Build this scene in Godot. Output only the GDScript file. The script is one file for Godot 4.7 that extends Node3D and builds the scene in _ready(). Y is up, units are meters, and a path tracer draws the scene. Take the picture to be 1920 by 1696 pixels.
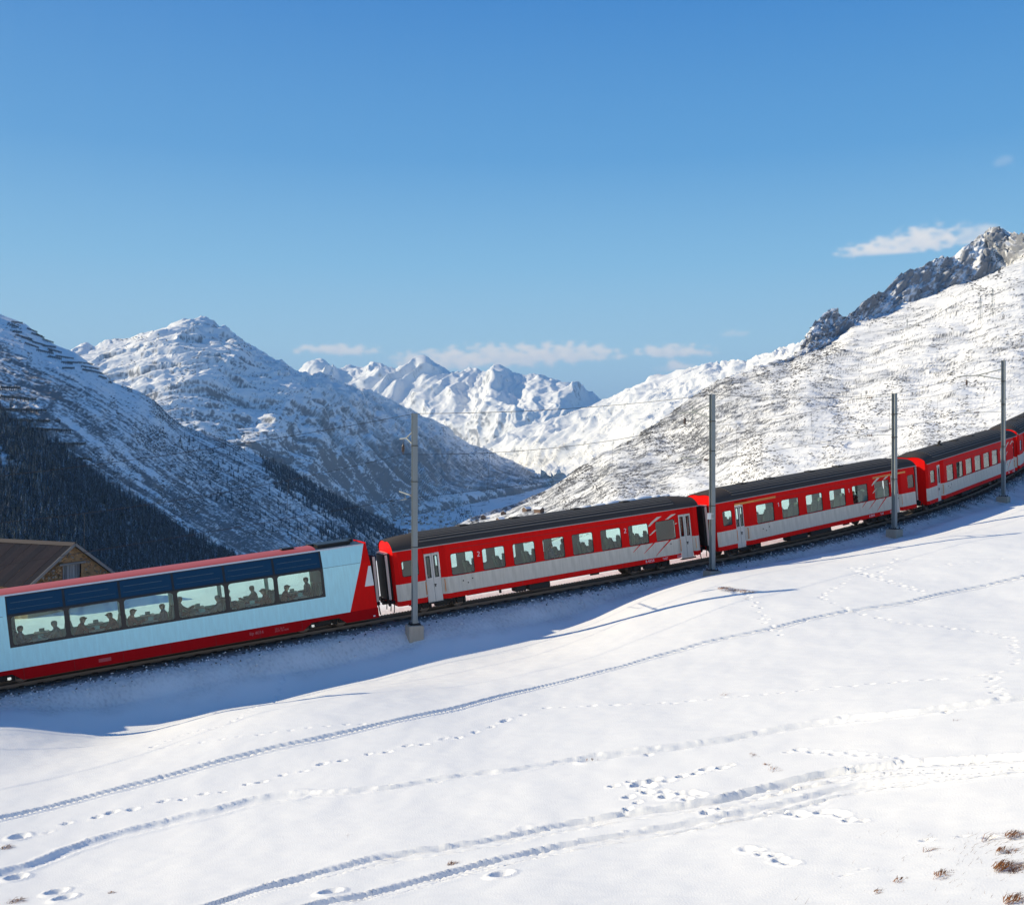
extends Node3D
# An alpine railway: a red and white narrow gauge train climbs a snowy slope above a wide valley.
# Units are metres, y up; the camera stands at the origin and looks along -z. Places read off the photograph are given with a real distance (see at()).

const FOCAL := 1894.1    # focal length of the photograph in its own pixels
const MID_X := 960.0
const MID_Y := 861.0     # the level of the eye
const SUN_AZIMUTH := -4.0
const SUN_HEIGHT := 24.7

var names := {}
var rng := RandomNumberGenerator.new()
var rail_points := PackedVector3Array()
var mats := {}

# ------------------------------------------------------------------ mesh helper
class Shape:
	var v := PackedVector3Array()
	var n := PackedVector3Array()
	var c := PackedColorArray()
	var i := PackedInt32Array()
	var tint := Color.WHITE
	var tinted := false

	func tri(a: Vector3, b: Vector3, d: Vector3, out: Vector3) -> void:
		var nn := (b - a).cross(d - a)
		if nn.length_squared() < 1e-14:
			return
		nn = nn.normalized()
		var k := v.size()
		v.append(a)
		if nn.dot(out) >= 0.0:
			v.append(d)
			v.append(b)
		else:
			v.append(b)
			v.append(d)
			nn = -nn
		for q in 3:
			n.append(nn)
			c.append(tint)
			i.append(k + q)

	func quad(a: Vector3, b: Vector3, d: Vector3, e: Vector3, out: Vector3) -> void:
		var nn := (d - a).cross(e - b)
		if nn.length_squared() < 1e-14:
			return
		nn = nn.normalized()
		var k := v.size()
		v.append_array([a, b, d, e])
		if nn.dot(out) >= 0.0:
			i.append_array([k, k + 2, k + 1, k, k + 3, k + 2])
		else:
			i.append_array([k, k + 1, k + 2, k, k + 2, k + 3])
			nn = -nn
		for q in 4:
			n.append(nn)
			c.append(tint)

	func box(at: Vector3, size: Vector3, b := Basis.IDENTITY) -> void:
		var x := b.x * size.x * 0.5
		var y := b.y * size.y * 0.5
		var z := b.z * size.z * 0.5
		quad(at + x - y - z, at + x + y - z, at + x + y + z, at + x - y + z, x)
		quad(at - x - y - z, at - x + y - z, at - x + y + z, at - x - y + z, -x)
		quad(at - x + y - z, at + x + y - z, at + x + y + z, at - x + y + z, y)
		quad(at - x - y - z, at + x - y - z, at + x - y + z, at - x - y + z, -y)
		quad(at - x - y + z, at + x - y + z, at + x + y + z, at - x + y + z, z)
		quad(at - x - y - z, at + x - y - z, at + x + y - z, at - x + y - z, -z)

	func soft_box(at: Vector3, size: Vector3, r: float, b := Basis.IDENTITY) -> void:
		# a box whose twelve edges are chamfered
		var h := size * 0.5
		for ax in 3:
			for s in [-1.0, 1.0]:
				var p := []
				for k in [[-1, -1], [1, -1], [1, 1], [-1, 1]]:
					var q := Vector3.ZERO
					q[ax] = h[ax] * s
					q[(ax + 1) % 3] = (h[(ax + 1) % 3] - r) * k[0]
					q[(ax + 2) % 3] = (h[(ax + 2) % 3] - r) * k[1]
					p.append(at + b * q)
				var o := Vector3.ZERO
				o[ax] = s
				quad(p[0], p[1], p[2], p[3], b * o)
			for s in [-1.0, 1.0]:
				for w in [-1.0, 1.0]:
					var a1 := (ax + 1) % 3
					var a2 := (ax + 2) % 3
					var e := []
					for m in [[-1, 0], [1, 0], [1, 1], [-1, 1]]:
						var q := Vector3.ZERO
						q[ax] = (h[ax] - r) * m[0]
						q[a1] = (h[a1] - (0.0 if m[1] == 0 else r)) * s
						q[a2] = (h[a2] - (r if m[1] == 0 else 0.0)) * w
						e.append(at + b * q)
					var o := Vector3.ZERO
					o[a1] = s
					o[a2] = w
					quad(e[0], e[1], e[2], e[3], b * o)
		for sx in [-1.0, 1.0]:
			for sy in [-1.0, 1.0]:
				for sz in [-1.0, 1.0]:
					var s := Vector3(sx, sy, sz)
					tri(at + b * (s * Vector3(h.x, h.y - r, h.z - r)), at + b * (s * Vector3(h.x - r, h.y, h.z - r)), at + b * (s * Vector3(h.x - r, h.y - r, h.z)), b * s)

	func bar(p: Vector3, q: Vector3, w: float, h: float, up := Vector3.UP) -> void:
		var x := (q - p).normalized()
		var z := x.cross(up)
		if z.length() < 0.01:
			z = x.cross(Vector3.RIGHT)
		z = z.normalized()
		box((p + q) * 0.5, Vector3((q - p).length(), h, w), Basis(x, z.cross(x), z))

	func tube(p: Vector3, q: Vector3, r0: float, r1: float, seg := 8, caps := true) -> void:
		var ax := (q - p).normalized()
		var s := ax.cross(Vector3.UP)
		if s.length() < 0.01:
			s = ax.cross(Vector3.RIGHT)
		s = s.normalized()
		var t := ax.cross(s)
		var k := v.size()
		for j in seg + 1:
			var d := s * cos(TAU * j / seg) + t * sin(TAU * j / seg)
			v.append(p + d * r0)
			v.append(q + d * r1)
			n.append(d)
			n.append(d)
			c.append(tint)
			c.append(tint)
		for j in seg:
			var a := k + j * 2
			i.append_array([a, a + 1, a + 2, a + 2, a + 1, a + 3])
		if caps:
			for j in seg:
				tri(p, v[k + j * 2], v[k + j * 2 + 2], -ax)
				tri(q, v[k + j * 2 + 1], v[k + j * 2 + 3], ax)

	func line(pts: PackedVector3Array, r: float, seg := 5) -> void:
		for k in pts.size() - 1:
			tube(pts[k], pts[k + 1], r, r, seg, k == 0 or k == pts.size() - 2)

	func lathe(base: Vector3, profile: Array, seg := 10, axis := Vector3.UP) -> void:
		# profile: [radius, height] pairs
		var s := axis.cross(Vector3(0.3, 0.2, 0.9)).normalized()
		var t := axis.cross(s)
		var g := PackedVector3Array()
		for row in profile:
			for j in seg + 1:
				g.append(base + axis * row[1] + (s * cos(TAU * j / seg) + t * sin(TAU * j / seg)) * row[0])
		grid(g, profile.size(), seg + 1, base + axis * (profile[0][1] + profile[-1][1]) * 0.5, true)

	func grid(p: PackedVector3Array, rows: int, cols: int, hint: Vector3, from_point := false, colors := PackedColorArray()) -> void:
		# a smooth sheet of rows x cols points; hint is a direction the faces look towards, or the point that they look away from
		var k := v.size()
		var mid := (rows / 2) * cols + cols / 2
		var fn := Vector3.ZERO
		var best := 0
		for tries in 9:
			var r0 := clampi(rows / 2 + (tries % 3 - 1), 0, rows - 2)
			var c0 := clampi(cols / 2 + (tries / 3 - 1), 0, cols - 2)
			mid = r0 * cols + c0
			fn = (p[mid + 1] - p[mid]).cross(p[mid + cols] - p[mid])
			if fn.length_squared() > 1e-12:
				break
		var flip := fn.dot(p[mid] - hint if from_point else hint) < 0.0
		var sgn := -1.0 if flip else 1.0
		v.append_array(p)
		for r in rows:
			for q in cols:
				var a := p[r * cols + maxi(q - 1, 0)]
				var b := p[r * cols + mini(q + 1, cols - 1)]
				if q == 0 and p[r * cols].distance_squared_to(p[r * cols + cols - 1]) < 1e-9:
					a = p[r * cols + cols - 2]
				elif q == cols - 1 and p[r * cols].distance_squared_to(p[r * cols + cols - 1]) < 1e-9:
					b = p[r * cols + 1]
				var d := p[maxi(r - 1, 0) * cols + q]
				var e := p[mini(r + 1, rows - 1) * cols + q]
				var nn := (b - a).cross(e - d)
				n.append(nn.normalized() * sgn if nn.length_squared() > 1e-16 else Vector3.UP)
		if colors.size() == p.size():
			c.append_array(colors)
			tinted = true
		else:
			for q in p.size():
				c.append(tint)
		var at := i.size()
		i.resize(at + (rows - 1) * (cols - 1) * 6)
		for r in rows - 1:
			for q in cols - 1:
				var a := k + r * cols + q
				var b := a + 1
				var d := a + cols
				var e := d + 1
				i[at] = a
				i[at + 1] = d if not flip else b
				i[at + 2] = b if not flip else d
				i[at + 3] = b
				i[at + 4] = d if not flip else e
				i[at + 5] = e if not flip else d
				at += 6

	func mesh() -> ArrayMesh:
		var a := []
		a.resize(Mesh.ARRAY_MAX)
		a[Mesh.ARRAY_VERTEX] = v
		a[Mesh.ARRAY_NORMAL] = n
		if tinted:
			a[Mesh.ARRAY_COLOR] = c
		a[Mesh.ARRAY_INDEX] = i
		var m := ArrayMesh.new()
		m.add_surface_from_arrays(Mesh.PRIMITIVE_TRIANGLES, a)
		return m

# ------------------------------------------------------------------ things, parts, tags
func numbered(called: String) -> String:
	names[called] = names.get(called, -1) + 1
	return called if names[called] == 0 else "%s_%03d" % [called, names[called]]

func tag(o: Node, label: String, category := "", group := "", kind := "") -> Node:
	if label:
		o.set_meta("label", label)
	if category:
		o.set_meta("category", category)
	if group:
		o.set_meta("group", group)
	if kind:
		o.set_meta("kind", kind)
	return o

func thing(called: String, label: String, category: String, where := Transform3D.IDENTITY, group := "") -> Node3D:
	var o := Node3D.new()
	o.name = numbered(called)
	add_child(o)
	o.transform = where
	tag(o, label, category, group)
	return o

func part(called: String, what, m: Material, parent: Node) -> MeshInstance3D:
	var o := MeshInstance3D.new()
	o.name = called if parent != self else numbered(called)
	o.mesh = what.mesh() if what is Shape else what
	o.material_override = m
	parent.add_child(o, true)
	return o

func copy_of(o: Node3D, label: String, where: Transform3D, group := "", category := "") -> Node3D:
	var d: Node3D = o.duplicate()
	var stem := String(o.name)
	var cut := stem.rfind("_")
	if cut > 0 and stem.substr(cut + 1).is_valid_int():
		stem = stem.substr(0, cut)
	d.name = numbered(stem)
	add_child(d)
	d.transform = where
	if label:
		d.set_meta("label", label)
	if group:
		d.set_meta("group", group)
	return d

func at(px: float, py: float, depth: float) -> Vector3:
	return Vector3((px - MID_X) / FOCAL * depth, (MID_Y - py) / FOCAL * depth, -depth)

# ------------------------------------------------------------------ materials
func lin(r: float, g: float, b: float, a := 1.0) -> Color:
	return Color(r, g, b, a).linear_to_srgb()

var wear_map: NoiseTexture2D
var grain_map: NoiseTexture2D

func noise_map(freq: float, octaves: int, seed_of: int, lo: Color, hi: Color, size := 512, as_height := false) -> NoiseTexture2D:
	var f := FastNoiseLite.new()
	f.noise_type = FastNoiseLite.TYPE_SIMPLEX_SMOOTH
	f.seed = seed_of
	f.frequency = freq
	f.fractal_octaves = octaves
	f.fractal_gain = 0.6
	var t := NoiseTexture2D.new()
	t.width = size
	t.height = size
	t.seamless = true
	t.noise = f
	if not as_height:
		var g := Gradient.new()
		g.set_color(0, lo)
		g.set_color(1, hi)
		t.color_ramp = g
	return t

func paint(r: float, g: float, b: float, rough := 0.35, coat := 0.3, worn := true) -> StandardMaterial3D:
	var m := StandardMaterial3D.new()
	m.albedo_color = lin(r, g, b)
	m.roughness = rough
	if coat > 0.0:
		m.clearcoat_enabled = true
		m.clearcoat = coat
		m.clearcoat_roughness = 0.15
	if worn:
		m.albedo_texture = wear_map
		m.uv1_triplanar = true
		m.uv1_scale = Vector3(0.9, 0.12, 0.9)
	return m

func plain(r: float, g: float, b: float, rough := 0.8, metal := 0.0) -> StandardMaterial3D:
	var m := StandardMaterial3D.new()
	m.albedo_color = lin(r, g, b)
	m.roughness = rough
	m.metallic = metal
	return m

func glass(r: float, g: float, b: float, a: float) -> StandardMaterial3D:
	var m := StandardMaterial3D.new()
	m.albedo_color = lin(r, g, b, a)
	m.transparency = BaseMaterial3D.TRANSPARENCY_ALPHA
	m.roughness = 0.03
	return m

func tinted(rough := 0.85) -> StandardMaterial3D:
	var m := StandardMaterial3D.new()
	m.vertex_color_use_as_albedo = true
	m.roughness = rough
	m.metallic_specular = 0.25
	return m

func tinted_glass(r: float, g: float, b: float) -> StandardMaterial3D:
	# a slab of green tinted safety glass; light takes the tint at each of its two faces
	var m := StandardMaterial3D.new()
	m.albedo_color = lin(r, g, b, 0.0)
	m.refraction_enabled = true
	m.refraction_scale = 0.05
	m.roughness = 0.0
	return m

const ORDINAL := ["first", "second", "third", "fourth", "fifth", "sixth", "seventh", "eighth", "ninth", "tenth", "eleventh", "twelfth", "thirteenth", "fourteenth", "fifteenth", "sixteenth", "seventeenth", "eighteenth", "nineteenth", "twentieth", "twenty-first", "twenty-second", "twenty-third", "twenty-fourth", "twenty-fifth", "twenty-sixth", "twenty-seventh", "twenty-eighth", "twenty-ninth", "thirtieth", "thirty-first", "thirty-second"]

# ------------------------------------------------------------------ scene
func _ready() -> void:
	rng.seed = 7
	var cam := Camera3D.new()
	cam.name = "camera"
	cam.projection = Camera3D.PROJECTION_FRUSTUM
	cam.near = 0.5
	cam.far = 60000.0
	cam.size = 2.0 * 0.5 * 848.0 / FOCAL
	cam.frustum_offset = Vector2(0.0, 0.5 * (MID_Y - 848.0) / FOCAL)
	add_child(cam)
	cam.current = true

	var env := Environment.new()
	env.background_mode = Environment.BG_SKY
	env.sky = Sky.new()
	env.sky.sky_material = sky_material()
	env.tonemap_mode = Environment.TONE_MAPPER_LINEAR
	env.tonemap_exposure = EXPOSURE
	env.sdfgi_enabled = true
	env.ssao_enabled = true
	env.ssil_enabled = true
	env.fog_enabled = FOG > 0.0
	env.fog_density = FOG
	env.fog_light_color = Color(0.62, 0.80, 1.0)
	var world := WorldEnvironment.new()
	world.name = "sky"
	world.environment = env
	add_child(world)

	var sun := DirectionalLight3D.new()
	sun.name = "sun"
	sun.light_color = SUN_COLOR
	sun.light_energy = 1.53
	sun.light_angular_distance = 0.5
	sun.shadow_enabled = true
	var az := deg_to_rad(SUN_AZIMUTH)
	add_child(sun)
	sun.look_at_from_position(Vector3.ZERO, Vector3(cos(az), -tan(deg_to_rad(SUN_HEIGHT)), -sin(az)), Vector3.UP)

	make_materials()
	make_rail_line()
	build_valley()
	build_mountains()
	build_ground()
	build_track()
	build_barn()
	build_train()
	build_poles()
	build_small_things()

const EXPOSURE := 1.3
const FOG := 0.00004
const SUN_COLOR := Color(1.0, 0.942, 0.815)

func sky_material() -> PanoramaSkyMaterial:
	var w := 3072
	var h := 1536
	var im := Image.create_empty(w, h, false, Image.FORMAT_RGBF)
	# clear mountain air: the colour of each height above the horizon, as the eye sees it
	var heights := [0.0, 3.0, 6.4, 10.8, 16.5, 24.4, 45.0, 90.0]
	var tones := [Color8(196, 224, 242), Color8(184, 219, 241), Color8(172, 216, 240), Color8(138, 196, 234), Color8(95, 164, 221), Color8(62, 136, 207), Color8(38, 100, 176), Color8(22, 72, 142)]
	var row_color := []
	for y in h:
		var e := maxf(0.0, 90.0 - 180.0 * (y + 0.5) / h)
		var k := 0
		while k < heights.size() - 2 and heights[k + 1] < e:
			k += 1
		var t := clampf((e - heights[k]) / (heights[k + 1] - heights[k]), 0.0, 1.0)
		var col: Color = tones[k].srgb_to_linear().lerp(tones[k + 1].srgb_to_linear(), t)
		row_color.append(Color(col.r, col.g, col.b) / EXPOSURE)
	# the air is a little paler towards the sun (left) than away from it
	var strips := 96
	for y in h:
		for s in strips:
			var x0 := s * w / strips
			var az := (s + 0.5) / strips * 360.0
			var pale := 0.5 + 0.5 * cos(deg_to_rad(az + 94.0))
			var rc: Color = row_color[y]
			var c2 := rc.lerp(Color(0.62, 0.75, 0.86) / EXPOSURE, 0.10 * pale * pale)
			im.fill_rect(Rect2i(x0, y, w / strips, 1), c2)
	var f := FastNoiseLite.new()
	f.noise_type = FastNoiseLite.TYPE_SIMPLEX_SMOOTH
	f.seed = 11
	f.frequency = 0.35
	f.fractal_octaves = 5
	# thin fair weather clouds: azimuth, height, half width, half thickness (degrees), density
	for cl in [[-9.8, 6.0, 2.6, 0.36, 1.1], [-0.4, 5.65, 4.2, 0.75, 1.2], [-3.8, 5.45, 3.0, 0.7, 1.1], [3.0, 5.85, 3.4, 0.62, 1.2], [-6.0, 5.5, 1.6, 0.4, 0.4], [9.0, 5.95, 2.4, 0.42, 1.05], [9.2, 5.1, 1.2, 0.36, 0.8], [21.3, 11.1, 3.0, 0.55, 1.05], [19.6, 10.95, 2.0, 0.36, 0.95], [22.2, 11.35, 1.7, 0.7, 1.0], [24.6, 11.3, 1.6, 0.6, 0.6], [25.9, 14.8, 0.6, 0.25, 0.15], [12.3, 6.9, 0.9, 0.22, 0.3], [-62.0, 9.0, 7.0, 0.8, 0.7], [70.0, 10.0, 8.0, 0.9, 0.7], [140.0, 8.0, 9.0, 0.9, 0.7], [-130.0, 11.0, 8.0, 0.8, 0.6]]:
		var x0 := int((cl[0] - cl[2] * 1.6) / 360.0 * w)
		var x1 := int((cl[0] + cl[2] * 1.6) / 360.0 * w)
		var y0 := int((90.0 - cl[1] - cl[3] * 3.0) / 180.0 * h)
		var y1 := int((90.0 - cl[1] + cl[3] * 3.0) / 180.0 * h)
		for y in range(y0, y1):
			for x in range(x0, x1):
				var a := float(x) / w * 360.0
				var e := 90.0 - 180.0 * (y + 0.5) / h
				var dx: float = (a - cl[0]) / cl[2]
				var dy: float = (e - cl[1]) / cl[3]
				dy *= 1.6 if dy < 0.0 else 0.8
				var nz := f.get_noise_2d(a * 3.0, e * 8.0)
				var d := (1.0 - dx * dx - dy * dy) * 0.95 + nz * 0.95 + 0.02
				if d > 0.0:
					var t: float = minf(1.0, smoothstep(0.0, 0.85, d) * cl[4] * 1.15)
					var cc := Color(0.80, 0.83, 0.88).lerp(Color(0.93, 0.92, 0.91), smoothstep(-0.6, 0.9, dy + nz))
					var wx := posmod(x, w)
					im.set_pixel(wx, y, im.get_pixel(wx, y).lerp(cc / EXPOSURE, t * 0.85))
	var m := PanoramaSkyMaterial.new()
	m.panorama = ImageTexture.create_from_image(im)
	return m

func make_rail_line() -> void:
	# heading of the line at points along it, in metres from the middle
	var where := [-60.0, -40.0, -20.0, -5.0, 10.0, 25.0, 40.0, 60.0, 95.0]
	var head := [0.56138, 0.48571, 0.41005, 0.37106, 0.48216, 0.68683, 0.88713, 0.95, 0.75]
	var hs := []
	for k in 311:
		var s := -60.0 + k * 0.5
		var a := 0.0
		var tot := 0.0
		for j in range(-9, 10):
			var q := clampf(s + j * 0.5, -60.0, 95.0)
			var m := 0
			while m < where.size() - 2 and where[m + 1] < q:
				m += 1
			var wt := 0.5 + 0.5 * cos(PI * j / 10.0)
			a += wt * lerpf(head[m], head[m + 1], (q - where[m]) / (where[m + 1] - where[m]))
			tot += wt
		hs.append(a / tot)
	var pts := [Vector3(4.6135, -6.4572, -54.2055)]
	var mid := 120
	for k in range(mid, 310):
		pts.append(pts[-1] + rail_step(hs, k))
	for k in range(mid - 1, -1, -1):
		pts.push_front(pts[0] - rail_step(hs, k))
	rail_points = PackedVector3Array(pts)

func rail_step(hs: Array, k: int) -> Vector3:
	var h: float = (hs[k] + hs[k + 1]) * 0.5
	var s := -60.0 + (k + 0.5) * 0.5
	return Vector3(cos(h), 0.11254 + 0.01524 * s / 50.0, -sin(h)) * 0.5

func rail_at(s: float) -> Vector3:
	var t := clampf((s + 60.0) * 2.0, 0.0, 309.99)
	var k := int(t)
	return rail_points[k].lerp(rail_points[k + 1], t - k)

func rail_frame(s: float, half := 0.5) -> Transform3D:
	# x along the line (uphill), y up, z towards the camera's side
	var a := rail_at(s - half)
	var b := rail_at(s + half)
	var x := (b - a).normalized()
	var z := Vector3(-x.z, 0, x.x).normalized()
	var y := z.cross(x)
	var cant := 0.0102
	var z2 := z * cos(cant) + y * sin(cant)
	var y2 := y * cos(cant) - z * sin(cant)
	return Transform3D(Basis(x, y2, z2), (a + b) * 0.5)

func make_materials() -> void:
	wear_map = noise_map(0.012, 4, 3, Color(0.94, 0.935, 0.93), Color(1, 1, 1))
	grain_map = noise_map(0.09, 4, 5, Color.BLACK, Color.WHITE, 512, true)
	mats.red = paint(0.76, 0.009, 0.008, 0.5, 0.0)
	mats.red.metallic_specular = 0.15
	mats.dark_red = paint(0.38, 0.003, 0.006, 0.5, 0.0)
	mats.dark_red.metallic_specular = 0.15
	mats.grey_band = paint(0.70, 0.63, 0.53, 0.45, 0.0)
	mats.grey_band.metallic_specular = 0.25
	mats.grey_band.albedo_texture = noise_map(0.010, 5, 8, Color(0.88, 0.875, 0.86), Color(1, 1, 1))
	mats.pale_blue = paint(0.52, 0.88, 0.90, 0.4, 0.0)
	mats.pale_blue.metallic_specular = 0.3
	mats.white = paint(0.72, 0.72, 0.70)
	mats.cream = paint(0.62, 0.59, 0.53, 0.5)
	mats.orange = paint(0.75, 0.22, 0.01)
	mats.black = plain(0.012, 0.012, 0.013, 0.45)
	mats.roof_rib = plain(0.17, 0.155, 0.14, 0.7)
	mats.roof_rib.metallic_specular = 0.2
	mats.seam = plain(0.10, 0.03, 0.03, 0.7)
	mats.rubber = plain(0.02, 0.02, 0.02, 0.7)
	mats.roof = paint(0.082, 0.070, 0.063, 0.75, 0.0)
	mats.roof.metallic_specular = 0.12
	mats.under = plain(0.022, 0.020, 0.018, 0.8)
	mats.steel = plain(0.25, 0.25, 0.26, 0.4, 0.8)
	mats.rail = plain(0.16, 0.13, 0.11, 0.5, 0.5)
	mats.galvanised = paint(0.24, 0.265, 0.265, 0.55, 0.0)
	mats.concrete = paint(0.42, 0.36, 0.29, 0.9, 0.0)
	mats.sleeper = plain(0.07, 0.055, 0.045, 0.9)
	mats.pane = tinted_glass(0.745, 0.91, 0.885)
	mats.pane_wide = tinted_glass(0.705, 0.885, 0.845)
	mats.roof_pane = paint(0.008, 0.035, 0.075, 0.08, 0.0, false)
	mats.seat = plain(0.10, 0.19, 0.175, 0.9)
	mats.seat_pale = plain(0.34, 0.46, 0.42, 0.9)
	mats.floor = plain(0.10, 0.11, 0.11, 0.8)
	mats.lining = plain(0.42, 0.46, 0.45, 0.8)
	mats.table = plain(0.4, 0.42, 0.4, 0.6)
	mats.wire = plain(0.03, 0.028, 0.026, 0.6)
	mats.insulator = plain(0.06, 0.035, 0.025, 0.3)
	mats.faint_print = plain(0.46, 0.16, 0.16, 0.7)
	mats.print = plain(0.75, 0.75, 0.75, 0.6)
	mats.tint = tinted()
	mats.snow = tinted(0.75)
	mats.snow.heightmap_enabled = true
	mats.snow.heightmap_texture = grain_map
	mats.snow.heightmap_scale = 0.6
	mats.snow.uv1_triplanar = true
	mats.snow.uv1_world_triplanar = true
	mats.snow.uv1_scale = Vector3(0.35, 0.35, 0.35)
	mats.hill = tinted(0.9)
	mats.hill_snow = plain(0.86, 0.87, 0.88, 0.7)
	mats.red_roof = paint(0.50, 0.09, 0.08, 0.55, 0.0)
	mats.blind = plain(0.02, 0.07, 0.12, 0.5)
	mats.card = plain(0.35, 0.6, 0.55, 0.7)

# ------------------------------------------------------------------ surveyed rows of the land: x and y in the photograph, distance in metres
const VALLEY := [
	[[985, 888, 10200], [1030, 884, 10400], [1075, 882, 10400]],
	[[960, 903, 8600], [1020, 901, 8700], [1085, 900, 8700]],
	[[880, 925, 6600], [950, 924, 6600], [1060, 922, 6600]],
	[[740, 958, 5200], [850, 956, 5200], [1000, 954, 5200]],
	[[540, 1000, 4100], [760, 1000, 4100], [960, 1000, 4100]],
	[[200, 1130, 2700], [600, 1150, 2700], [900, 1150, 2700]],
]
const FAR := [
	[[500, 720, 15500], [560, 702, 15500], [574, 688, 15500], [592, 678, 15500], [604, 682, 15500], [622, 693, 15500], [655, 691, 15000], [688, 692, 15000], [704, 685, 15000], [722, 694, 14500], [742, 696, 14500], [757, 689, 14400], [774, 686, 14300], [790, 675, 14300], [804, 684, 14300], [822, 692, 14200], [851, 700, 13800], [870, 700, 13600], [892, 694, 13400], [930, 698, 13000], [960, 706, 13000], [1010, 706, 12800], [1050, 718, 12500], [1090, 738, 12300], [1135, 752, 12000], [1180, 790, 11800], [1230, 830, 11600]],
	[[500, 760, 14500], [600, 735, 14200], [690, 740, 13600], [760, 740, 13200], [800, 735, 12900], [860, 745, 12300], [930, 742, 11900], [1000, 750, 11600], [1060, 760, 11400], [1120, 785, 11200], [1180, 815, 11000], [1240, 850, 11000]],
	[[500, 800, 13500], [640, 790, 12900], [760, 790, 12200], [850, 795, 11600], [930, 790, 11000], [1010, 800, 10800], [1080, 815, 10700], [1160, 840, 10600], [1240, 870, 10600]],
	[[500, 900, 12500], [700, 890, 11800], [850, 880, 10900], [950, 875, 10500], [1040, 876, 10300], [1120, 880, 10200], [1240, 890, 10200]],
]
const WHITE_SLOPE := [
	[[905, 842, 9700], [930, 834, 9600], [965, 812, 9500], [1010, 797, 9300], [1060, 786, 9200], [1110, 770, 9000], [1150, 748, 8800], [1190, 726, 8600], [1225, 712, 8400], [1262, 708, 8200], [1300, 692, 8000], [1330, 684, 7800], [1352, 690, 7600], [1376, 676, 7400], [1400, 684, 7200], [1432, 668, 7000], [1462, 664, 6800], [1488, 654, 6600], [1530, 640, 6400], [1600, 620, 6200]],
	[[912, 850, 9200], [1000, 822, 8700], [1080, 812, 8300], [1150, 790, 7900], [1220, 760, 7400], [1300, 735, 7000], [1400, 715, 6500], [1500, 700, 6000], [1600, 690, 5800]],
	[[935, 866, 9000], [1010, 850, 8300], [1080, 840, 7800], [1150, 825, 7200], [1220, 800, 6700], [1300, 780, 6300], [1400, 760, 5900], [1500, 750, 5600], [1600, 740, 5500]],
	[[960, 882, 8600], [1030, 878, 7900], [1090, 872, 7300], [1150, 862, 6700], [1220, 850, 6200], [1300, 840, 5900], [1400, 830, 5800], [1500, 820, 5500], [1600, 810, 5400]],
	[[975, 897, 8300], [1040, 896, 7400], [1100, 896, 6800], [1150, 896, 6300], [1220, 896, 5800], [1300, 896, 5500], [1400, 893, 5700], [1500, 893, 5400], [1600, 893, 5300]],
]
const POINTED := [
	[[100, 690, 5200], [132, 658, 5200], [162, 643, 5200], [176, 650, 5200], [200, 640, 5250], [222, 634, 5300], [245, 635, 5300], [286, 624, 5350], [327, 616, 5400], [352, 605, 5400], [376, 593, 5400], [401, 604, 5450], [409, 615, 5450], [421, 614, 5480], [442, 630, 5500], [491, 659, 5600], [524, 681, 5700], [560, 700, 5800], [600, 708, 6000], [650, 724, 6300], [700, 742, 6700], [760, 768, 7200], [820, 800, 7700], [880, 836, 8200], [950, 868, 8900], [1020, 884, 9700], [1060, 888, 10100]],
	[[60, 730, 4700], [160, 690, 4750], [260, 668, 4800], [340, 650, 4900], [400, 650, 4950], [460, 680, 5000], [520, 706, 5100], [580, 722, 5300], [640, 742, 5600], [720, 775, 6200], [800, 810, 6900], [880, 850, 7700], [960, 878, 8600], [1060, 889, 9700]],
	[[60, 800, 4200], [200, 740, 4250], [300, 715, 4300], [380, 705, 4400], [450, 730, 4450], [520, 752, 4500], [590, 765, 4700], [660, 790, 5100], [740, 820, 5700], [820, 850, 6400], [900, 876, 7300], [980, 888, 8300], [1055, 892, 9300]],
	[[100, 880, 3800], [260, 820, 3850], [370, 800, 3900], [450, 815, 3950], [520, 830, 4000], [590, 845, 4150], [660, 862, 4500], [740, 882, 5100], [820, 898, 5800], [900, 906, 6600], [980, 904, 7600], [1040, 898, 8600]],
	[[200, 960, 3500], [360, 915, 3550], [470, 905, 3600], [550, 912, 3700], [620, 925, 3900], [690, 938, 4400], [760, 944, 4900], [840, 938, 5500], [920, 924, 6200], [990, 912, 7200], [1035, 903, 8200]],
	[[300, 1060, 3300], [450, 1030, 3400], [560, 1010, 3500], [640, 1000, 3800], [710, 985, 4300], [780, 968, 4900], [860, 948, 5500], [930, 932, 6100], [1000, 916, 7000], [1035, 908, 7800]],
	[[300, 1120, 3200], [450, 1090, 3300], [560, 1070, 3400], [640, 1058, 3700], [710, 1040, 4200], [780, 1018, 4800], [860, 990, 5400], [930, 968, 6000], [1000, 946, 6900], [1045, 932, 7700]],
]
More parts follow.
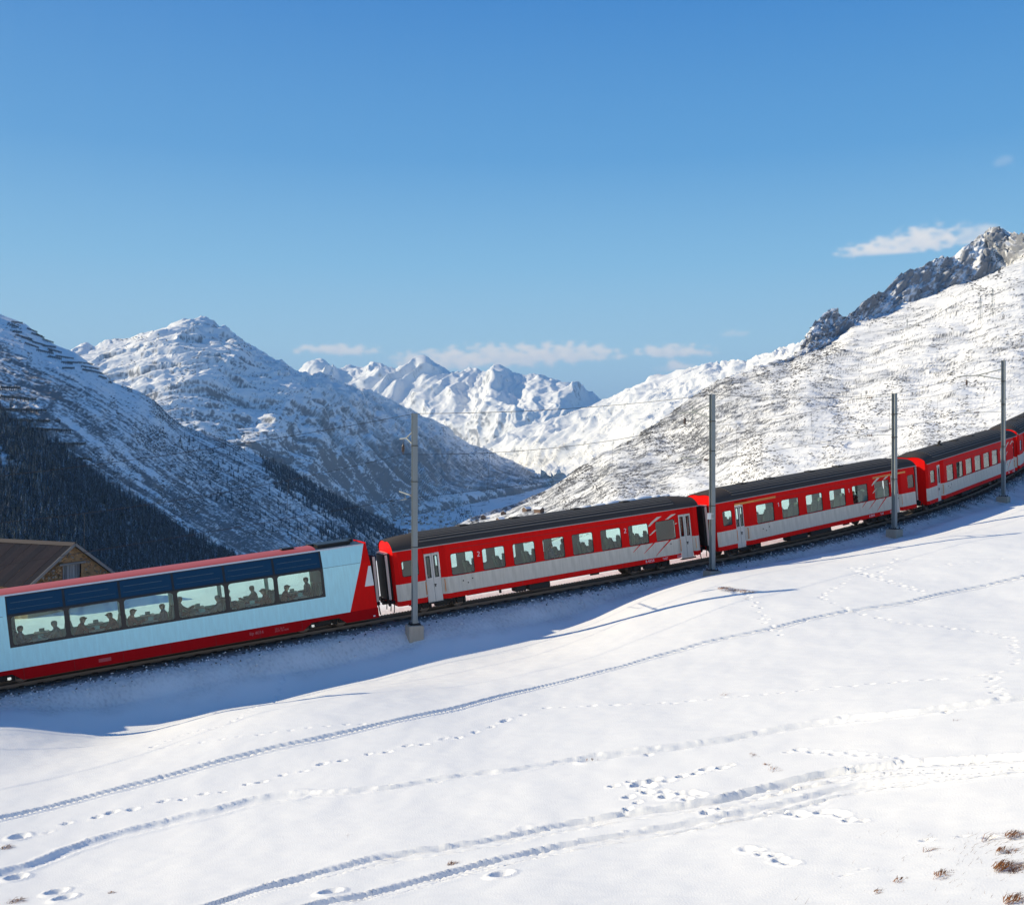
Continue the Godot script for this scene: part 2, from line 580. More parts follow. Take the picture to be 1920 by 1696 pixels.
const SHADED := [
	[[-160, 520, 2100], [-80, 560, 2120], [0, 590, 2150], [48, 608, 2150], [80, 635, 2150], [110, 650, 2150], [140, 662, 2150], [178, 690, 2160], [215, 718, 2180], [262, 734, 2200], [290, 752, 2220], [318, 780, 2250], [345, 800, 2280], [380, 812, 2320], [430, 828, 2360], [470, 850, 2400], [510, 862, 2440], [560, 892, 2480], [620, 925, 2540], [690, 962, 2600], [760, 1000, 2680], [840, 1050, 2760]],
	[[-160, 640, 1750], [0, 690, 1750], [100, 720, 1780], [180, 752, 1820], [250, 790, 1860], [310, 830, 1900], [370, 866, 1950], [430, 890, 2000], [500, 918, 2060], [570, 950, 2140], [650, 990, 2240], [740, 1040, 2360], [800, 1080, 2450]],
	[[-160, 780, 1380], [0, 800, 1400], [80, 820, 1430], [160, 850, 1480], [240, 885, 1540], [320, 920, 1600], [400, 950, 1680], [480, 975, 1760], [560, 1005, 1860], [640, 1040, 1960], [720, 1080, 2080], [790, 1115, 2180]],
	[[-160, 930, 1080], [0, 935, 1120], [100, 950, 1170], [200, 975, 1230], [300, 1005, 1310], [400, 1030, 1400], [500, 1055, 1500], [600, 1085, 1620], [700, 1120, 1750], [780, 1150, 1850]],
	[[-160, 1120, 820], [0, 1110, 860], [150, 1110, 930], [300, 1125, 1030], [450, 1145, 1140], [600, 1170, 1280], [780, 1210, 1450]],
]
const SUNNY := [
	[[830, 990, 690], [880, 968, 700], [930, 948, 730], [985, 932, 780], [1040, 908, 830], [1100, 876, 870], [1150, 850, 900], [1200, 814, 940], [1250, 776, 990], [1300, 748, 1050], [1350, 728, 1120], [1400, 706, 1220], [1450, 690, 1330], [1492, 672, 1450], [1510, 640, 1600], [1526, 606, 1700], [1548, 588, 1780], [1562, 580, 1800], [1576, 590, 1850], [1600, 578, 1950], [1625, 560, 2050], [1660, 536, 2200], [1690, 512, 2300], [1715, 502, 2380], [1742, 492, 2440], [1765, 480, 2500], [1790, 478, 2560], [1815, 462, 2600], [1838, 440, 2650], [1862, 430, 2650], [1878, 438, 2650], [1900, 440, 2600], [1925, 446, 2550], [1980, 420, 2500], [2060, 400, 2450], [2200, 380, 2400]],
	[[832, 994, 685], [882, 973, 690], [932, 953, 715], [987, 937, 760], [1042, 913, 805], [1102, 881, 845], [1152, 856, 870], [1202, 820, 905], [1252, 783, 950], [1302, 755, 1005], [1352, 736, 1070], [1402, 714, 1160], [1450, 700, 1260], [1488, 692, 1380], [1515, 678, 1500], [1545, 664, 1620], [1575, 640, 1720], [1600, 612, 1840], [1628, 598, 1950], [1660, 586, 2090], [1692, 572, 2190], [1722, 562, 2270], [1752, 554, 2340], [1785, 548, 2420], [1815, 545, 2480], [1845, 540, 2530], [1872, 530, 2540], [1900, 514, 2510], [1930, 498, 2460], [1985, 440, 2420], [2065, 420, 2380], [2200, 400, 2320]],
	[[840, 1000, 600], [930, 968, 600], [1040, 930, 640], [1150, 880, 680], [1250, 828, 720], [1350, 782, 760], [1450, 745, 830], [1520, 715, 920], [1600, 670, 1080], [1700, 620, 1300], [1800, 570, 1450], [1920, 520, 1500], [2200, 470, 1500]],
	[[850, 1010, 500], [950, 985, 470], [1060, 955, 460], [1170, 915, 450], [1280, 870, 450], [1390, 830, 450], [1480, 800, 470], [1570, 765, 520], [1670, 720, 620], [1780, 670, 720], [1920, 610, 760], [2200, 560, 760]],
	[[850, 1030, 400], [960, 1010, 360], [1080, 985, 320], [1200, 955, 290], [1320, 920, 265], [1440, 885, 255], [1560, 850, 260], [1680, 810, 290], [1800, 770, 320], [1920, 730, 340], [2200, 680, 340]],
	[[850, 1070, 300], [980, 1050, 260], [1120, 1020, 220], [1260, 990, 190], [1400, 960, 170], [1540, 930, 160], [1680, 890, 165], [1800, 850, 175], [1920, 820, 180], [2200, 790, 180]],
	[[850, 1150, 190], [1000, 1120, 170], [1150, 1090, 145], [1300, 1060, 125], [1450, 1025, 112], [1600, 990, 105], [1750, 945, 106], [1920, 900, 110], [2200, 880, 110]],
]

# ------------------------------------------------------------------ land far away
# A mountain side is a sheet laid through rows of surveyed points (each with its distance), then roughened with ridged noise along its own slope.
var lofts := {}

func spline(a: float, b: float, c: float, d: float, t: float) -> float:
	return b + 0.5 * t * (c - a + t * (2.0 * a - 5.0 * b + 4.0 * c - d + t * (3.0 * (b - c) + d - a)))

func resample(row: Array, count: int) -> Array:
	# points (px, py, distance) spread evenly along a row
	var lens := [0.0]
	for k in range(1, row.size()):
		lens.append(lens[-1] + Vector2(row[k][0] - row[k - 1][0], row[k][1] - row[k - 1][1]).length())
	var out := []
	var k := 0
	for j in count:
		var want: float = lens[-1] * j / (count - 1)
		while k < row.size() - 2 and lens[k + 1] < want:
			k += 1
		var t: float = clampf((want - lens[k]) / maxf(lens[k + 1] - lens[k], 1e-6), 0.0, 1.0)
		var a = row[maxi(k - 1, 0)]
		var b = row[k]
		var c = row[k + 1]
		var d = row[mini(k + 2, row.size() - 1)]
		var p := Vector3.ZERO
		p.x = lerpf(b[0], c[0], t)
		p.y = lerpf(lerpf(b[1], c[1], t), spline(a[1], b[1], c[1], d[1], t), 0.25)
		p.z = lerpf(1.0 / b[2], 1.0 / c[2], t)
		out.append(p)
	return out

func loft(called: String, label: String, rows: Array, nu: int, nv: int, weights: Array, rough: Dictionary, tone: Callable) -> void:
	var lines := []
	for r in rows:
		lines.append(resample(r, nu))
	var total := 0.0
	for q in weights:
		total += q
	var p := PackedVector3Array()
	var px := PackedVector2Array()
	var tv := PackedFloat32Array()
	p.resize(nu * nv)
	px.resize(nu * nv)
	tv.resize(nu * nv)
	for j in nv:
		# which two rows this line lies between
		var want := total * j / (nv - 1)
		var k := 0
		while k < weights.size() - 1 and want > weights[k]:
			want -= weights[k]
			k += 1
		var t := clampf(want / weights[k], 0.0, 1.0)
		var la: Array = lines[maxi(k - 1, 0)]
		var lb: Array = lines[k]
		var lc: Array = lines[k + 1]
		var ld: Array = lines[mini(k + 2, lines.size() - 1)]
		for q in nu:
			var a: Vector3 = la[q]
			var b: Vector3 = lb[q]
			var c: Vector3 = lc[q]
			var d: Vector3 = ld[q]
			var x := lerpf(lerpf(b.x, c.x, t), spline(a.x, b.x, c.x, d.x, t), 0.5)
			var y := lerpf(lerpf(b.y, c.y, t), spline(a.y, b.y, c.y, d.y, t), 0.5)
			var w := lerpf(b.z, c.z, t)
			p[j * nu + q] = at(x, y, 1.0 / w)
			px[j * nu + q] = Vector2(x, y)
			tv[j * nu + q] = k + t
	# roughen along the slope's own normal: ribs and gullies run down the fall line, and details keep their size as seen, octave by octave
	var f1 := FastNoiseLite.new()
	f1.noise_type = FastNoiseLite.TYPE_SIMPLEX_SMOOTH
	f1.seed = rough.seed
	f1.frequency = 1.0
	f1.fractal_type = FastNoiseLite.FRACTAL_RIDGED
	f1.fractal_octaves = 4
	f1.fractal_gain = rough.get("gain", 0.5)
	var f2 := FastNoiseLite.new()
	f2.noise_type = FastNoiseLite.TYPE_SIMPLEX_SMOOTH
	f2.seed = rough.seed + 1
	f2.frequency = 1.0
	f2.fractal_octaves = 4
	f2.fractal_gain = 0.5
	var moved := p.duplicate()
	var ridge := PackedFloat32Array()
	ridge.resize(nu * nv)
	var wide: float = rough.wide         # width of a rib as seen, over its distance
	var stretch: float = rough.stretch
	var big: float = rough.big           # height of a rib over its width
	var fine: float = rough.fine
	var edge: float = rough.get("edge", 0.3)
	var contour: Vector3 = rough.contour.normalized()
	var has_crags := rough.has("crags")
	var squash: Vector3 = rough.get("squash", Vector3.ONE)
	var broad: float = rough.get("broad", 0.0)
	var ridges: Array = rough.get("ridges", [])
	for j in nv:
		var fade := clampf(edge + tv[j * nu] * 1.2, edge, 1.0)
		for q in nu:
			var o := j * nu + q
			var a := p[j * nu + maxi(q - 1, 0)]
			var b := p[j * nu + mini(q + 1, nu - 1)]
			var c := p[maxi(j - 1, 0) * nu + q]
			var d := p[mini(j + 1, nv - 1) * nu + q]
			var nn := (b - a).cross(d - c).normalized()
			if nn.y < 0.0:
				nn = -nn
			nn = (nn + Vector3(0, 0.5, 0)).normalized()
			var at_p := p[o]
			var at_q := at_p * squash
			var k := log(at_p.length() * wide) / log(2.0)
			var k0 := floorf(k)
			var t := k - k0
			var r := 0.0
			var s := 0.0
			for m in 2:
				var size := pow(2.0, k0 + m)
				var share := 1.0 - t if m == 0 else t
				var warp := f2.get_noise_3dv(at_q / (size * 2.5))
				r += share * f1.get_noise_2d(at_q.dot(contour) / size + warp * 0.7, at_p.y / (size * stretch) + warp * 0.4) 
				s += share * f2.get_noise_3dv(at_q / (size * 0.45))
			var unit := at_p.length() * wide
			ridge[o] = r
			var lift := ((r + 0.1) * big + s * fine) * unit * fade
			if broad > 0.0:
				lift += broad * f2.get_noise_3dv(at_q / (unit * 3.4) + Vector3(7, 3, 1)) * unit * 3.0 * fade
			for rg in ridges:
				# a spur: a sharp crest that falls away to both sides
				var off: float = off_line(px[o], rg[0]) / (rg[2] * (1.0 + 0.4 * s))
				if off < 1.0:
					lift += rg[1] * at_p.length() / FOCAL * (1.0 - off) * clampf(tv[o] * 2.2, 0.08, 1.0)
			if has_crags:
				var cr: float = rough.crags.call(px[o], tv[o])
				if cr > 0.0:
					lift += cr * (f2.get_noise_3dv(at_p / (unit * 0.5)) + 0.6 * absf(f2.get_noise_3dv(at_p / (unit * 0.16))) - 0.1) * unit
			moved[o] = at_p + nn * lift
	var colors := PackedColorArray()
	colors.resize(nu * nv)
	for j in nv:
		for q in nu:
			var o := j * nu + q
			var a := moved[j * nu + maxi(q - 1, 0)]
			var b := moved[j * nu + mini(q + 1, nu - 1)]
			var c := moved[maxi(j - 1, 0) * nu + q]
			var d := moved[mini(j + 1, nv - 1) * nu + q]
			var nn := (b - a).cross(d - c).normalized()
			colors[o] = tone.call(moved[o], absf(nn.y), ridge[o], px[o], tv[o], f2)
	var sh := Shape.new()
	var hint := Vector3(0, 1, 0.3)
	sh.grid(moved, nv, nu, hint, false, colors)
	var o := part(called, sh, mats.hill, self)
	tag(o, label, "", "", "structure")
	lofts[called] = {"p": moved, "px": px, "nu": nu, "nv": nv, "v": tv}

const SNOW := Color(0.86, 0.855, 0.84)
const ROCK := Color(0.095, 0.10, 0.115)
const BRUSH := Color(0.078, 0.074, 0.074)

func dappled(n: FastNoiseLite, p: Vector3, share: float) -> float:
	# noise whose grains keep about the same size as seen, whatever their distance
	var k := log(p.length() * share) / log(2.0)
	var k0 := floorf(k)
	var s := pow(2.0, k0)
	return lerpf(n.get_noise_3dv(p / s), n.get_noise_3dv(p / (s * 2.0)), k - k0)

func build_valley() -> void:
	var sh := Shape.new()
	var g := PackedVector3Array()
	for j in 33:
		for k in 33:
			g.append(Vector3((k - 16) * 2000.0, -470.0, -(j - 8) * 1400.0))
	var pale := PackedColorArray()
	pale.resize(g.size())
	pale.fill(SNOW)
	sh.grid(g, 33, 33, Vector3.UP, false, pale)
	tag(part("ground", sh, mats.hill, self), "snowy ground of the country all round, below the slopes", "", "", "structure")
	loft("valley_floor", "flat snowy valley floor winding away between the mountains", VALLEY, 150, 120, [1.0, 1.2, 1.3, 1.0, 0.5], {"seed": 21, "wide": 0.05, "stretch": 1.0, "big": 0.02, "fine": 0.01, "edge": 1.0, "contour": Vector3(1, 0, 0.4)}, func(p, up, r, px, v, n):
		var d = dappled(n, p, 0.02) + dappled(n, p, 0.006) * 0.7
		return SNOW.lerp(BRUSH, smoothstep(0.28, 0.6, d) * 0.75))

func build_mountains() -> void:
	# ---- far peaks that close the valley
	loft("far_mountains", "distant snowy peaks closing the end of the valley", FAR, 470, 210, [1.0, 1.0, 1.4], {"seed": 31, "wide": 0.075, "stretch": 1.5, "big": 0.24, "fine": 0.022, "edge": 0.3, "contour": Vector3(1, 0, 0.2), "gain": 0.38, "ridges": FAR_RIDGES, "crags": func(px, v): return 0.05 * smoothstep(0.7, 0.0, v)}, func(p, up, r, px, v, n):
		var d = dappled(n, p, 0.016) * 0.5 + dappled(n, p, 0.005) * 0.5
		return SNOW.lerp(ROCK, smoothstep(0.22, 0.55, d + (0.62 - up) * 0.9) * 0.75))
	# ---- white slope on the right behind the near one
	loft("white_mountain", "bright snowy mountainside descending from the right into the valley", WHITE_SLOPE, 360, 170, [1.0, 1.0, 1.0, 0.5], {"seed": 41, "wide": 0.05, "stretch": 1.6, "big": 0.24, "fine": 0.03, "broad": 0.05, "edge": 0.5, "contour": Vector3(0.35, 0, 1), "gain": 0.42, "crags": func(px, v): return 0.10 * smoothstep(0.5, 0.0, v) * smoothstep(1290.0, 1360.0, px.x)}, func(p, up, r, px, v, n):
		var high = smoothstep(0.35, 0.0, v) * smoothstep(1280.0, 1340.0, px.x)
		var d = dappled(n, p, 0.016) * 0.6 + dappled(n, p, 0.005) * 0.5
		return SNOW.lerp(ROCK, smoothstep(0.34, 0.64, d + (0.66 - up) * 0.8 + high * 0.3) * 0.7))
	# ---- the pointed mountain on the left
	loft("pointed_mountain", "tall pointed snow mountain on the left side of the valley, its right flank in shade", POINTED, 600, 370, [0.7, 1.0, 1.2, 1.2, 0.9, 0.35], {"seed": 51, "wide": 0.05, "stretch": 3.2, "big": 0.20, "fine": 0.02, "edge": 0.14, "contour": Vector3(0.55, 0, 1), "gain": 0.5, "broad": 0.06, "ridges": POINTED_RIDGES, "crags": func(px, v): return 0.05 * smoothstep(0.4, 0.0, v)}, func(p, up, r, px, v, n):
		var d = dappled(n, p, 0.015) * 0.5 + dappled(n, p, 0.0042) * 0.75
		var low = smoothstep(1.7, 3.2, v + (px.x - 700.0) * 0.001)
		var streak = n.get_noise_2d((p.x * 0.25 + p.z) / 75.0, p.y / 420.0) * low
		var m = smoothstep(0.12, 0.46, d + streak * 0.55 + (0.76 - up) * 1.0 + low * 0.30 - (r - 0.1) * 0.4)
		return SNOW.lerp(ROCK.lerp(BRUSH, low), m * 0.85))
	# ---- the near mountain on the left, in shade
	loft("shaded_mountain", "steep shaded mountainside on the left with gullies, fences and a dark forest at its foot", SHADED, 470, 320, [1.0, 1.1, 1.1, 1.0], {"seed": 61, "wide": 0.05, "stretch": 9.0, "big": 0.10, "fine": 0.018, "edge": 0.18, "contour": Vector3(0.1, 0, 1), "gain": 0.5}, func(p, up, r, px, v, n):
		var d = dappled(n, p, 0.018) * 0.35 + dappled(n, p, 0.0042) * 0.85
		var top = smoothstep(0.9, 0.25, v - (px.x - 60.0) * 0.0012) * smoothstep(330.0, 150.0, px.x)
		var streak = n.get_noise_2d(p.z / 26.0 + p.x * 0.004, p.y / 420.0)
		# a wooded ravine runs slantwise down the face, with clean snow chutes beside it
		var ravine = smoothstep(13.0, 4.0, off_line(px, RAVINE) + streak * 10.0) * (0.32 + d * 0.4) + smoothstep(10.0, 3.0, off_line(px, SPUR) + streak * 8.0) * 0.35
		var chute = smoothstep(9.0, 3.0, off_line(px, CHUTE)) * 0.6 + smoothstep(6.0, 2.0, off_line(px, CHUTE_LOW)) * 0.5
		var low = smoothstep(0.8, 1.6, v) * 0.12 + smoothstep(260.0, 420.0, px.x) * 0.10
		var m = smoothstep(-0.14, 0.36, d + 0.12 + low - top * 0.45 - (r - 0.05) * 0.35 + streak * 0.5 + ravine - chute)
		return SNOW.lerp(BRUSH, m * 0.86))
	# ---- the sunny slope on the right
	loft("sunny_mountain", "large sunlit snowy mountainside on the right with rocky summits and brown scrub", SUNNY, 800, 380, [0.55, 0.9, 1.0, 1.0, 1.0, 0.6], {"seed": 71, "wide": 0.06, "stretch": 2.0, "big": 0.06, "fine": 0.022, "edge": 0.5, "contour": Vector3(0.15, 0, 1), "gain": 0.45, "broad": 0.10, "squash": Vector3(1, 1, 0.3), "crags": sunny_crags, "ridges": SUNNY_RIDGES}, sunny_tone)

const POINTED_RIDGES := [[[[412, 628], [426, 650], [446, 690], [500, 724], [560, 744], [640, 772]], 15.0, 55.0], [[[350, 625], [300, 650], [230, 682], [150, 702]], 9.0, 40.0], [[[440, 690], [380, 720], [310, 765], [250, 800]], 9.0, 45.0], [[[520, 690], [540, 740], [520, 800], [470, 850], [420, 890]], 11.0, 50.0], [[[600, 706], [640, 760], [720, 815], [800, 880]], 10.0, 45.0], [[[700, 742], [770, 800], [870, 872], [960, 905]], 9.0, 40.0], [[[590, 770], [600, 840], [570, 900], [540, 940]], 9.0, 40.0], [[[640, 790], [690, 850], [760, 920]], 8.0, 40.0]]
const FAR_RIDGES := [[[[598, 700], [612, 720], [640, 750]], 7.0, 26.0], [[[706, 705], [715, 720], [740, 745]], 7.0, 28.0], [[[786, 690], [775, 708], [745, 740], [720, 765]], 8.0, 34.0], [[[796, 692], [815, 718], [850, 750]], 6.0, 28.0], [[[885, 694], [880, 730], [850, 765], [820, 800]], 8.0, 36.0], [[[930, 696], [950, 740], [940, 790], [960, 840]], 8.0, 38.0], [[[1010, 704], [1010, 745], [990, 790]], 8.0, 34.0], [[[1050, 716], [1070, 760], [1060, 810]], 7.0, 32.0]]
const SUNNY_RIDGES := [[[[1760, 640], [1735, 680], [1690, 725], [1640, 760]], 8.0, 60.0], [[[1640, 640], [1560, 690], [1480, 735], [1400, 780]], 7.0, 60.0], [[[1900, 620], [1840, 690], [1780, 750]], 7.0, 60.0], [[[1430, 720], [1360, 770], [1270, 830], [1180, 890]], 8.0, 55.0], [[[1560, 770], [1500, 820], [1430, 860]], 6.0, 50.0]]
const RAVINE := [[-40, 640], [0, 662], [40, 690], [90, 728], [140, 772], [190, 820], [240, 872], [300, 922], [360, 960], [430, 1000], [500, 1040]]
const SPUR := [[70, 800], [110, 745], [0, 700], [-40, 690]]
const CHUTE := [[205, 830], [235, 855], [262, 880], [300, 905], [318, 912]]
const CHUTE_LOW := [[120, 790], [170, 830], [230, 880], [260, 900]]

func off_line(p: Vector2, pts: Array) -> float:
	var best := 1e9
	for k in pts.size() - 1:
		var a := Vector2(pts[k][0], pts[k][1])
		var b := Vector2(pts[k + 1][0], pts[k + 1][1])
		best = minf(best, p.distance_to(Geometry2D.get_closest_point_to_segment(p, a, b)))
	return best

func sunny_crags(px: Vector2, v: float) -> float:
	return 0.17 * smoothstep(1.15, 0.8, v) * smoothstep(1478.0, 1510.0, px.x)

func sunny_tone(p: Vector3, up: float, r: float, px: Vector2, v: float, n: FastNoiseLite) -> Color:
	# specks of scrub and stone, drawn out down the fall line, in loose swarms
	var far := p.length()
	# the slope is seen at a low angle, so lengths along the sight line count less
	var flat := p * Vector3(1, 1, 0.3)
	var q := Vector3(p.z * 0.36, p.y * 0.26, p.x * 0.14)
	var k0 := pow(2.0, floorf(log(far * 0.0042) / log(2.0)))
	var t := far * 0.0042 / k0 - 1.0
	var speck := lerpf(n.get_noise_3dv(q / k0), n.get_noise_3dv(q / (k0 * 2.0)), t)
	var swarm := n.get_noise_3dv(flat / (k0 * 9.0)) * 0.6 + n.get_noise_3dv(flat / (k0 * 3.4)) * 0.55
	var broad := n.get_noise_3dv(flat / 120.0)
	var shoulder := smoothstep(160.0, 30.0, absf((px.x - 1290.0) * 0.45 + (px.y - 800.0))) * smoothstep(1560.0, 1330.0, px.x)
	var crag := sunny_crags(px, v) / 0.17
	var open_ := smoothstep(1.0, 1.5, v) * smoothstep(2.2, 1.6, v) * smoothstep(1560.0, 1700.0, px.x)
	var dot := n.get_noise_3dv(flat / (k0 * 0.8))
	var m := smoothstep(0.13, 0.29, speck * 0.75 + dot * 0.45 + swarm * 0.55 + broad * 0.16 + shoulder * 0.18 - open_ * 0.12 + (0.82 - up) * 0.5)
	var thin := SNOW.lerp(Color(0.40, 0.41, 0.43), clampf(0.20 + dot * 0.3 + swarm * 0.9 + broad * 0.4 + shoulder * 0.3, 0.04, 0.8) * (1.0 - crag))
	if crag > 0.0:
		var ribs := n.get_noise_2d(p.x / 34.0 + p.z / 60.0, p.y / 150.0)
		m = lerpf(m, smoothstep(-0.22, 0.12, ribs * 0.6 + speck * 0.5 + (0.66 - up) * 0.5), crag)
	return thin.lerp(Color(0.10, 0.103, 0.112).lerp(ROCK, crag), m * 0.86)

# ------------------------------------------------------------------ the snow near by
# surveyed heights (x, distance, y): along the edges of the train's and the poles' shadows, at the poles, along the line and on the bank
const SURVEY := [[0.75, 47.29, -8.47], [3.48, 47.1, -7.89], [5.95, 46.93, -7.21], [8.39, 46.76, -6.59], [10.82, 46.59, -6.18], [12.99, 46.43, -5.98], [20.05, 53.5, -4.78], [23.61, 53.25, -4.14], [26.87, 53.02, -3.89], [-19.6, 38.67, -10.05], [-18.47, 38.87, -10.28], [-16.19, 39.31, -10.73], [-13.1, 40.68, -10.51], [-10.2, 42.0, -10.23], [-6.05, 44.09, -9.52], [-1.47, 46.26, -8.77], [1.0, 47.36, -8.4], [3.59, 48.6, -7.88], [6.37, 50.26, -6.88], [10.28, 52.19, -5.98], [15.5, 54.37, -5.52], [18.92, 56.01, -5.12], [21.67, 57.42, -4.79], [24.64, 59.08, -4.43], [29.26, 62.27, -3.65], [32.96, 65.37, -2.9], [-11.28, 38.85, -9.66], [-8.78, 38.67, -9.25], [-6.4, 38.5, -8.93], [-4.6, 47.66, -8.46], [10.74, 54.15, -6.15], [23.23, 61.33, -4.76], [34.6, 71.09, -3.12], [-34.36, 34.1, -11.56], [-36.57, 38.13, -11.41], [-23.8, 39.57, -10.35], [-25.82, 43.7, -10.2], [-13.0, 44.56, -9.1], [-14.83, 48.78, -8.95], [-1.98, 49.15, -7.8], [-3.69, 53.42, -7.65], [9.19, 53.85, -6.45], [7.24, 58.02, -6.3], [20.0, 59.66, -5.07], [17.55, 63.54, -4.92], [29.86, 67.09, -3.64], [26.81, 70.52, -3.49], [38.4, 76.0, -2.16], [34.83, 78.9, -2.01], [45.4, 86.16, -0.64], [41.42, 88.46, -0.49], [51.58, 98.97, 1.18], [47.37, 100.83, 1.33], [-39.74, 43.92, -11.46], [-45.02, 53.57, -11.91], [-49.83, 62.34, -16.11], [-59.43, 79.89, -29.11], [-22.18, 52.73, -9.25], [-26.76, 62.73, -9.15], [-30.1, 70.0, -10.7], [-34.3, 79.1, -17.5], [-42.6, 97.3, -31.0], [-6.13, 59.55, -7.7], [-10.2, 69.77, -7.75], [-13.9, 79.06, -8.6], [-17.6, 88.3, -13.8], [-25.0, 106.9, -27.5], [7.35, 66.52, -5.85], [0.58, 79.91, -6.75], [-8.45, 97.76, -15.55], [20.45, 75.07, -3.83], [10.78, 86.54, -6.93], [-2.1, 101.84, -12.43], [31.56, 87.15, -1.48], [19.33, 95.83, -4.58], [3.01, 107.4, -10.08], [-12.42, 24.5, -10.8], [-15.97, 31.5, -10.63], [-5.58, 22.0, -9.7], [0.0, 20.0, -8.82], [4.25, 18.3, -8.07], [6.56, 16.8, -7.41], [7.91, 15.6, -6.88], [10.9, 21.5, -7.03], [14.19, 28.0, -6.49], [19.51, 38.5, -5.88], [0.0, 2.0, -1.75], [8.0, 2.0, -1.5], [-8.0, 2.0, -2.2], [20.0, 6.0, -1.8], [-22.0, 8.0, -6.0], [0.0, -12.0, 2.0], [25.0, -10.0, 5.0], [-25.0, -10.0, -2.0], [38.0, 30.0, -2.6], [50.0, 55.0, -1.5], [-45.0, 25.0, -12.2], [62.0, 80.0, 0.5], [66.0, 108.0, -0.5], [36.0, 108.0, -5.5], [30.0, 128.0, -11.0], [56.0, 128.0, -6.0], [0.0, 130.0, -24.0], [-30.0, 128.0, -44.0], [70.0, 130.0, -4.0], [38.0, 98.0, -2.6], [-60.0, 120.0, -55.0]]

const LOW_X := -64.0
const LOW_Z := -18.0
const LOW_NX := 136
const LOW_NZ := 152
var low_h := PackedFloat32Array()    # height of the open snow, one value a metre
var low_b := PackedFloat32Array()    # distance from the line's middle, towards the camera
var low_r := PackedFloat32Array()    # height of the rails there
var col_x := PackedFloat32Array()
var row_z := PackedFloat32Array()
var heights := PackedFloat32Array()
var dents := PackedFloat32Array()

func solve(a: Array, b: Array) -> Array:
	var n := b.size()
	for k in n:
		var top := k
		for r in range(k + 1, n):
			if absf(a[r][k]) > absf(a[top][k]):
				top = r
		var t = a[k]
		a[k] = a[top]
		a[top] = t
		var tb = b[k]
		b[k] = b[top]
		b[top] = tb
		var rk: PackedFloat64Array = a[k]
		for r in range(k + 1, n):
			var rr: PackedFloat64Array = a[r]
			var q := rr[k] / rk[k]
			if q != 0.0:
				for c in range(k, n):
					rr[c] -= q * rk[c]
				b[r] -= q * b[k]
				a[r] = rr
	var x := []
	x.resize(n)
	for k in range(n - 1, -1, -1):
		var s: float = b[k]
		for c in range(k + 1, n):
			s -= a[k][c] * x[c]
		x[k] = s / a[k][k]
	return x

func survey_ground() -> void:
	var n := SURVEY.size()
	var a := []
	var b := []
	for k in n + 3:
		var row := PackedFloat64Array()
		row.resize(n + 3)
		a.append(row)
		b.append(SURVEY[k][2] if k < n else 0.0)
	for k in n:
		var row: PackedFloat64Array = a[k]
		for j in n:
			var r2: float = ((SURVEY[k][0] - SURVEY[j][0]) ** 2 + (SURVEY[k][1] - SURVEY[j][1]) ** 2) * 0.01
			row[j] = r2 * log(r2) if r2 > 0.0 else 0.05
		row[n] = 1.0
		row[n + 1] = SURVEY[k][0] * 0.1
		row[n + 2] = SURVEY[k][1] * 0.1
		a[k] = row
		for j in 3:
			var rj: PackedFloat64Array = a[n + j]
			rj[k] = [1.0, SURVEY[k][0] * 0.1, SURVEY[k][1] * 0.1][j]
			a[n + j] = rj
	var w := solve(a, b)
	low_h.resize(LOW_NX * LOW_NZ)
	low_b.resize(LOW_NX * LOW_NZ)
	low_r.resize(LOW_NX * LOW_NZ)
	var sx := PackedFloat64Array()
	var sz := PackedFloat64Array()
	var sw := PackedFloat64Array()
	for k in n:
		sx.append(SURVEY[k][0] * 0.1)
		sz.append(SURVEY[k][1] * 0.1)
		sw.append(w[k])
	for j in LOW_NZ:
		var z := (LOW_Z + j) * 0.1
		for q in LOW_NX:
			var x := (LOW_X + q) * 0.1
			var s: float = w[n] + w[n + 1] * x + w[n + 2] * z
			for k in n:
				var r2 := (x - sx[k]) * (x - sx[k]) + (z - sz[k]) * (z - sz[k])
				if r2 > 1e-9:
					s += sw[k] * r2 * log(r2)
			low_h[j * LOW_NX + q] = s
			# nearest point of the line
			var best := 1e9
			var bk := 0
			for k in range(0, 310, 6):
				var d := (rail_points[k].x - x * 10.0) ** 2 + (-rail_points[k].z - z * 10.0) ** 2
				if d < best:
					best = d
					bk = k
			for k in range(maxi(bk - 6, 0), mini(bk + 6, 309)):
				var d := (rail_points[k].x - x * 10.0) ** 2 + (-rail_points[k].z - z * 10.0) ** 2
				if d <= best:
					best = d
					bk = k
			var p := rail_points[bk]
			var t := rail_points[mini(bk + 1, 309)] - rail_points[maxi(bk - 1, 0)]
			var nz := Vector3(-t.z, 0, t.x).normalized()
			low_b[j * LOW_NX + q] = (Vector3(x * 10.0, 0, -z * 10.0) - Vector3(p.x, 0, p.z)).dot(nz)
			t = t.normalized()
			var along := (Vector3(x * 10.0, 0, -z * 10.0) - Vector3(p.x, 0, p.z)).dot(Vector3(t.x, 0, t.z))
			low_r[j * LOW_NX + q] = p.y + clampf(along, -1.0, 1.0) * t.y

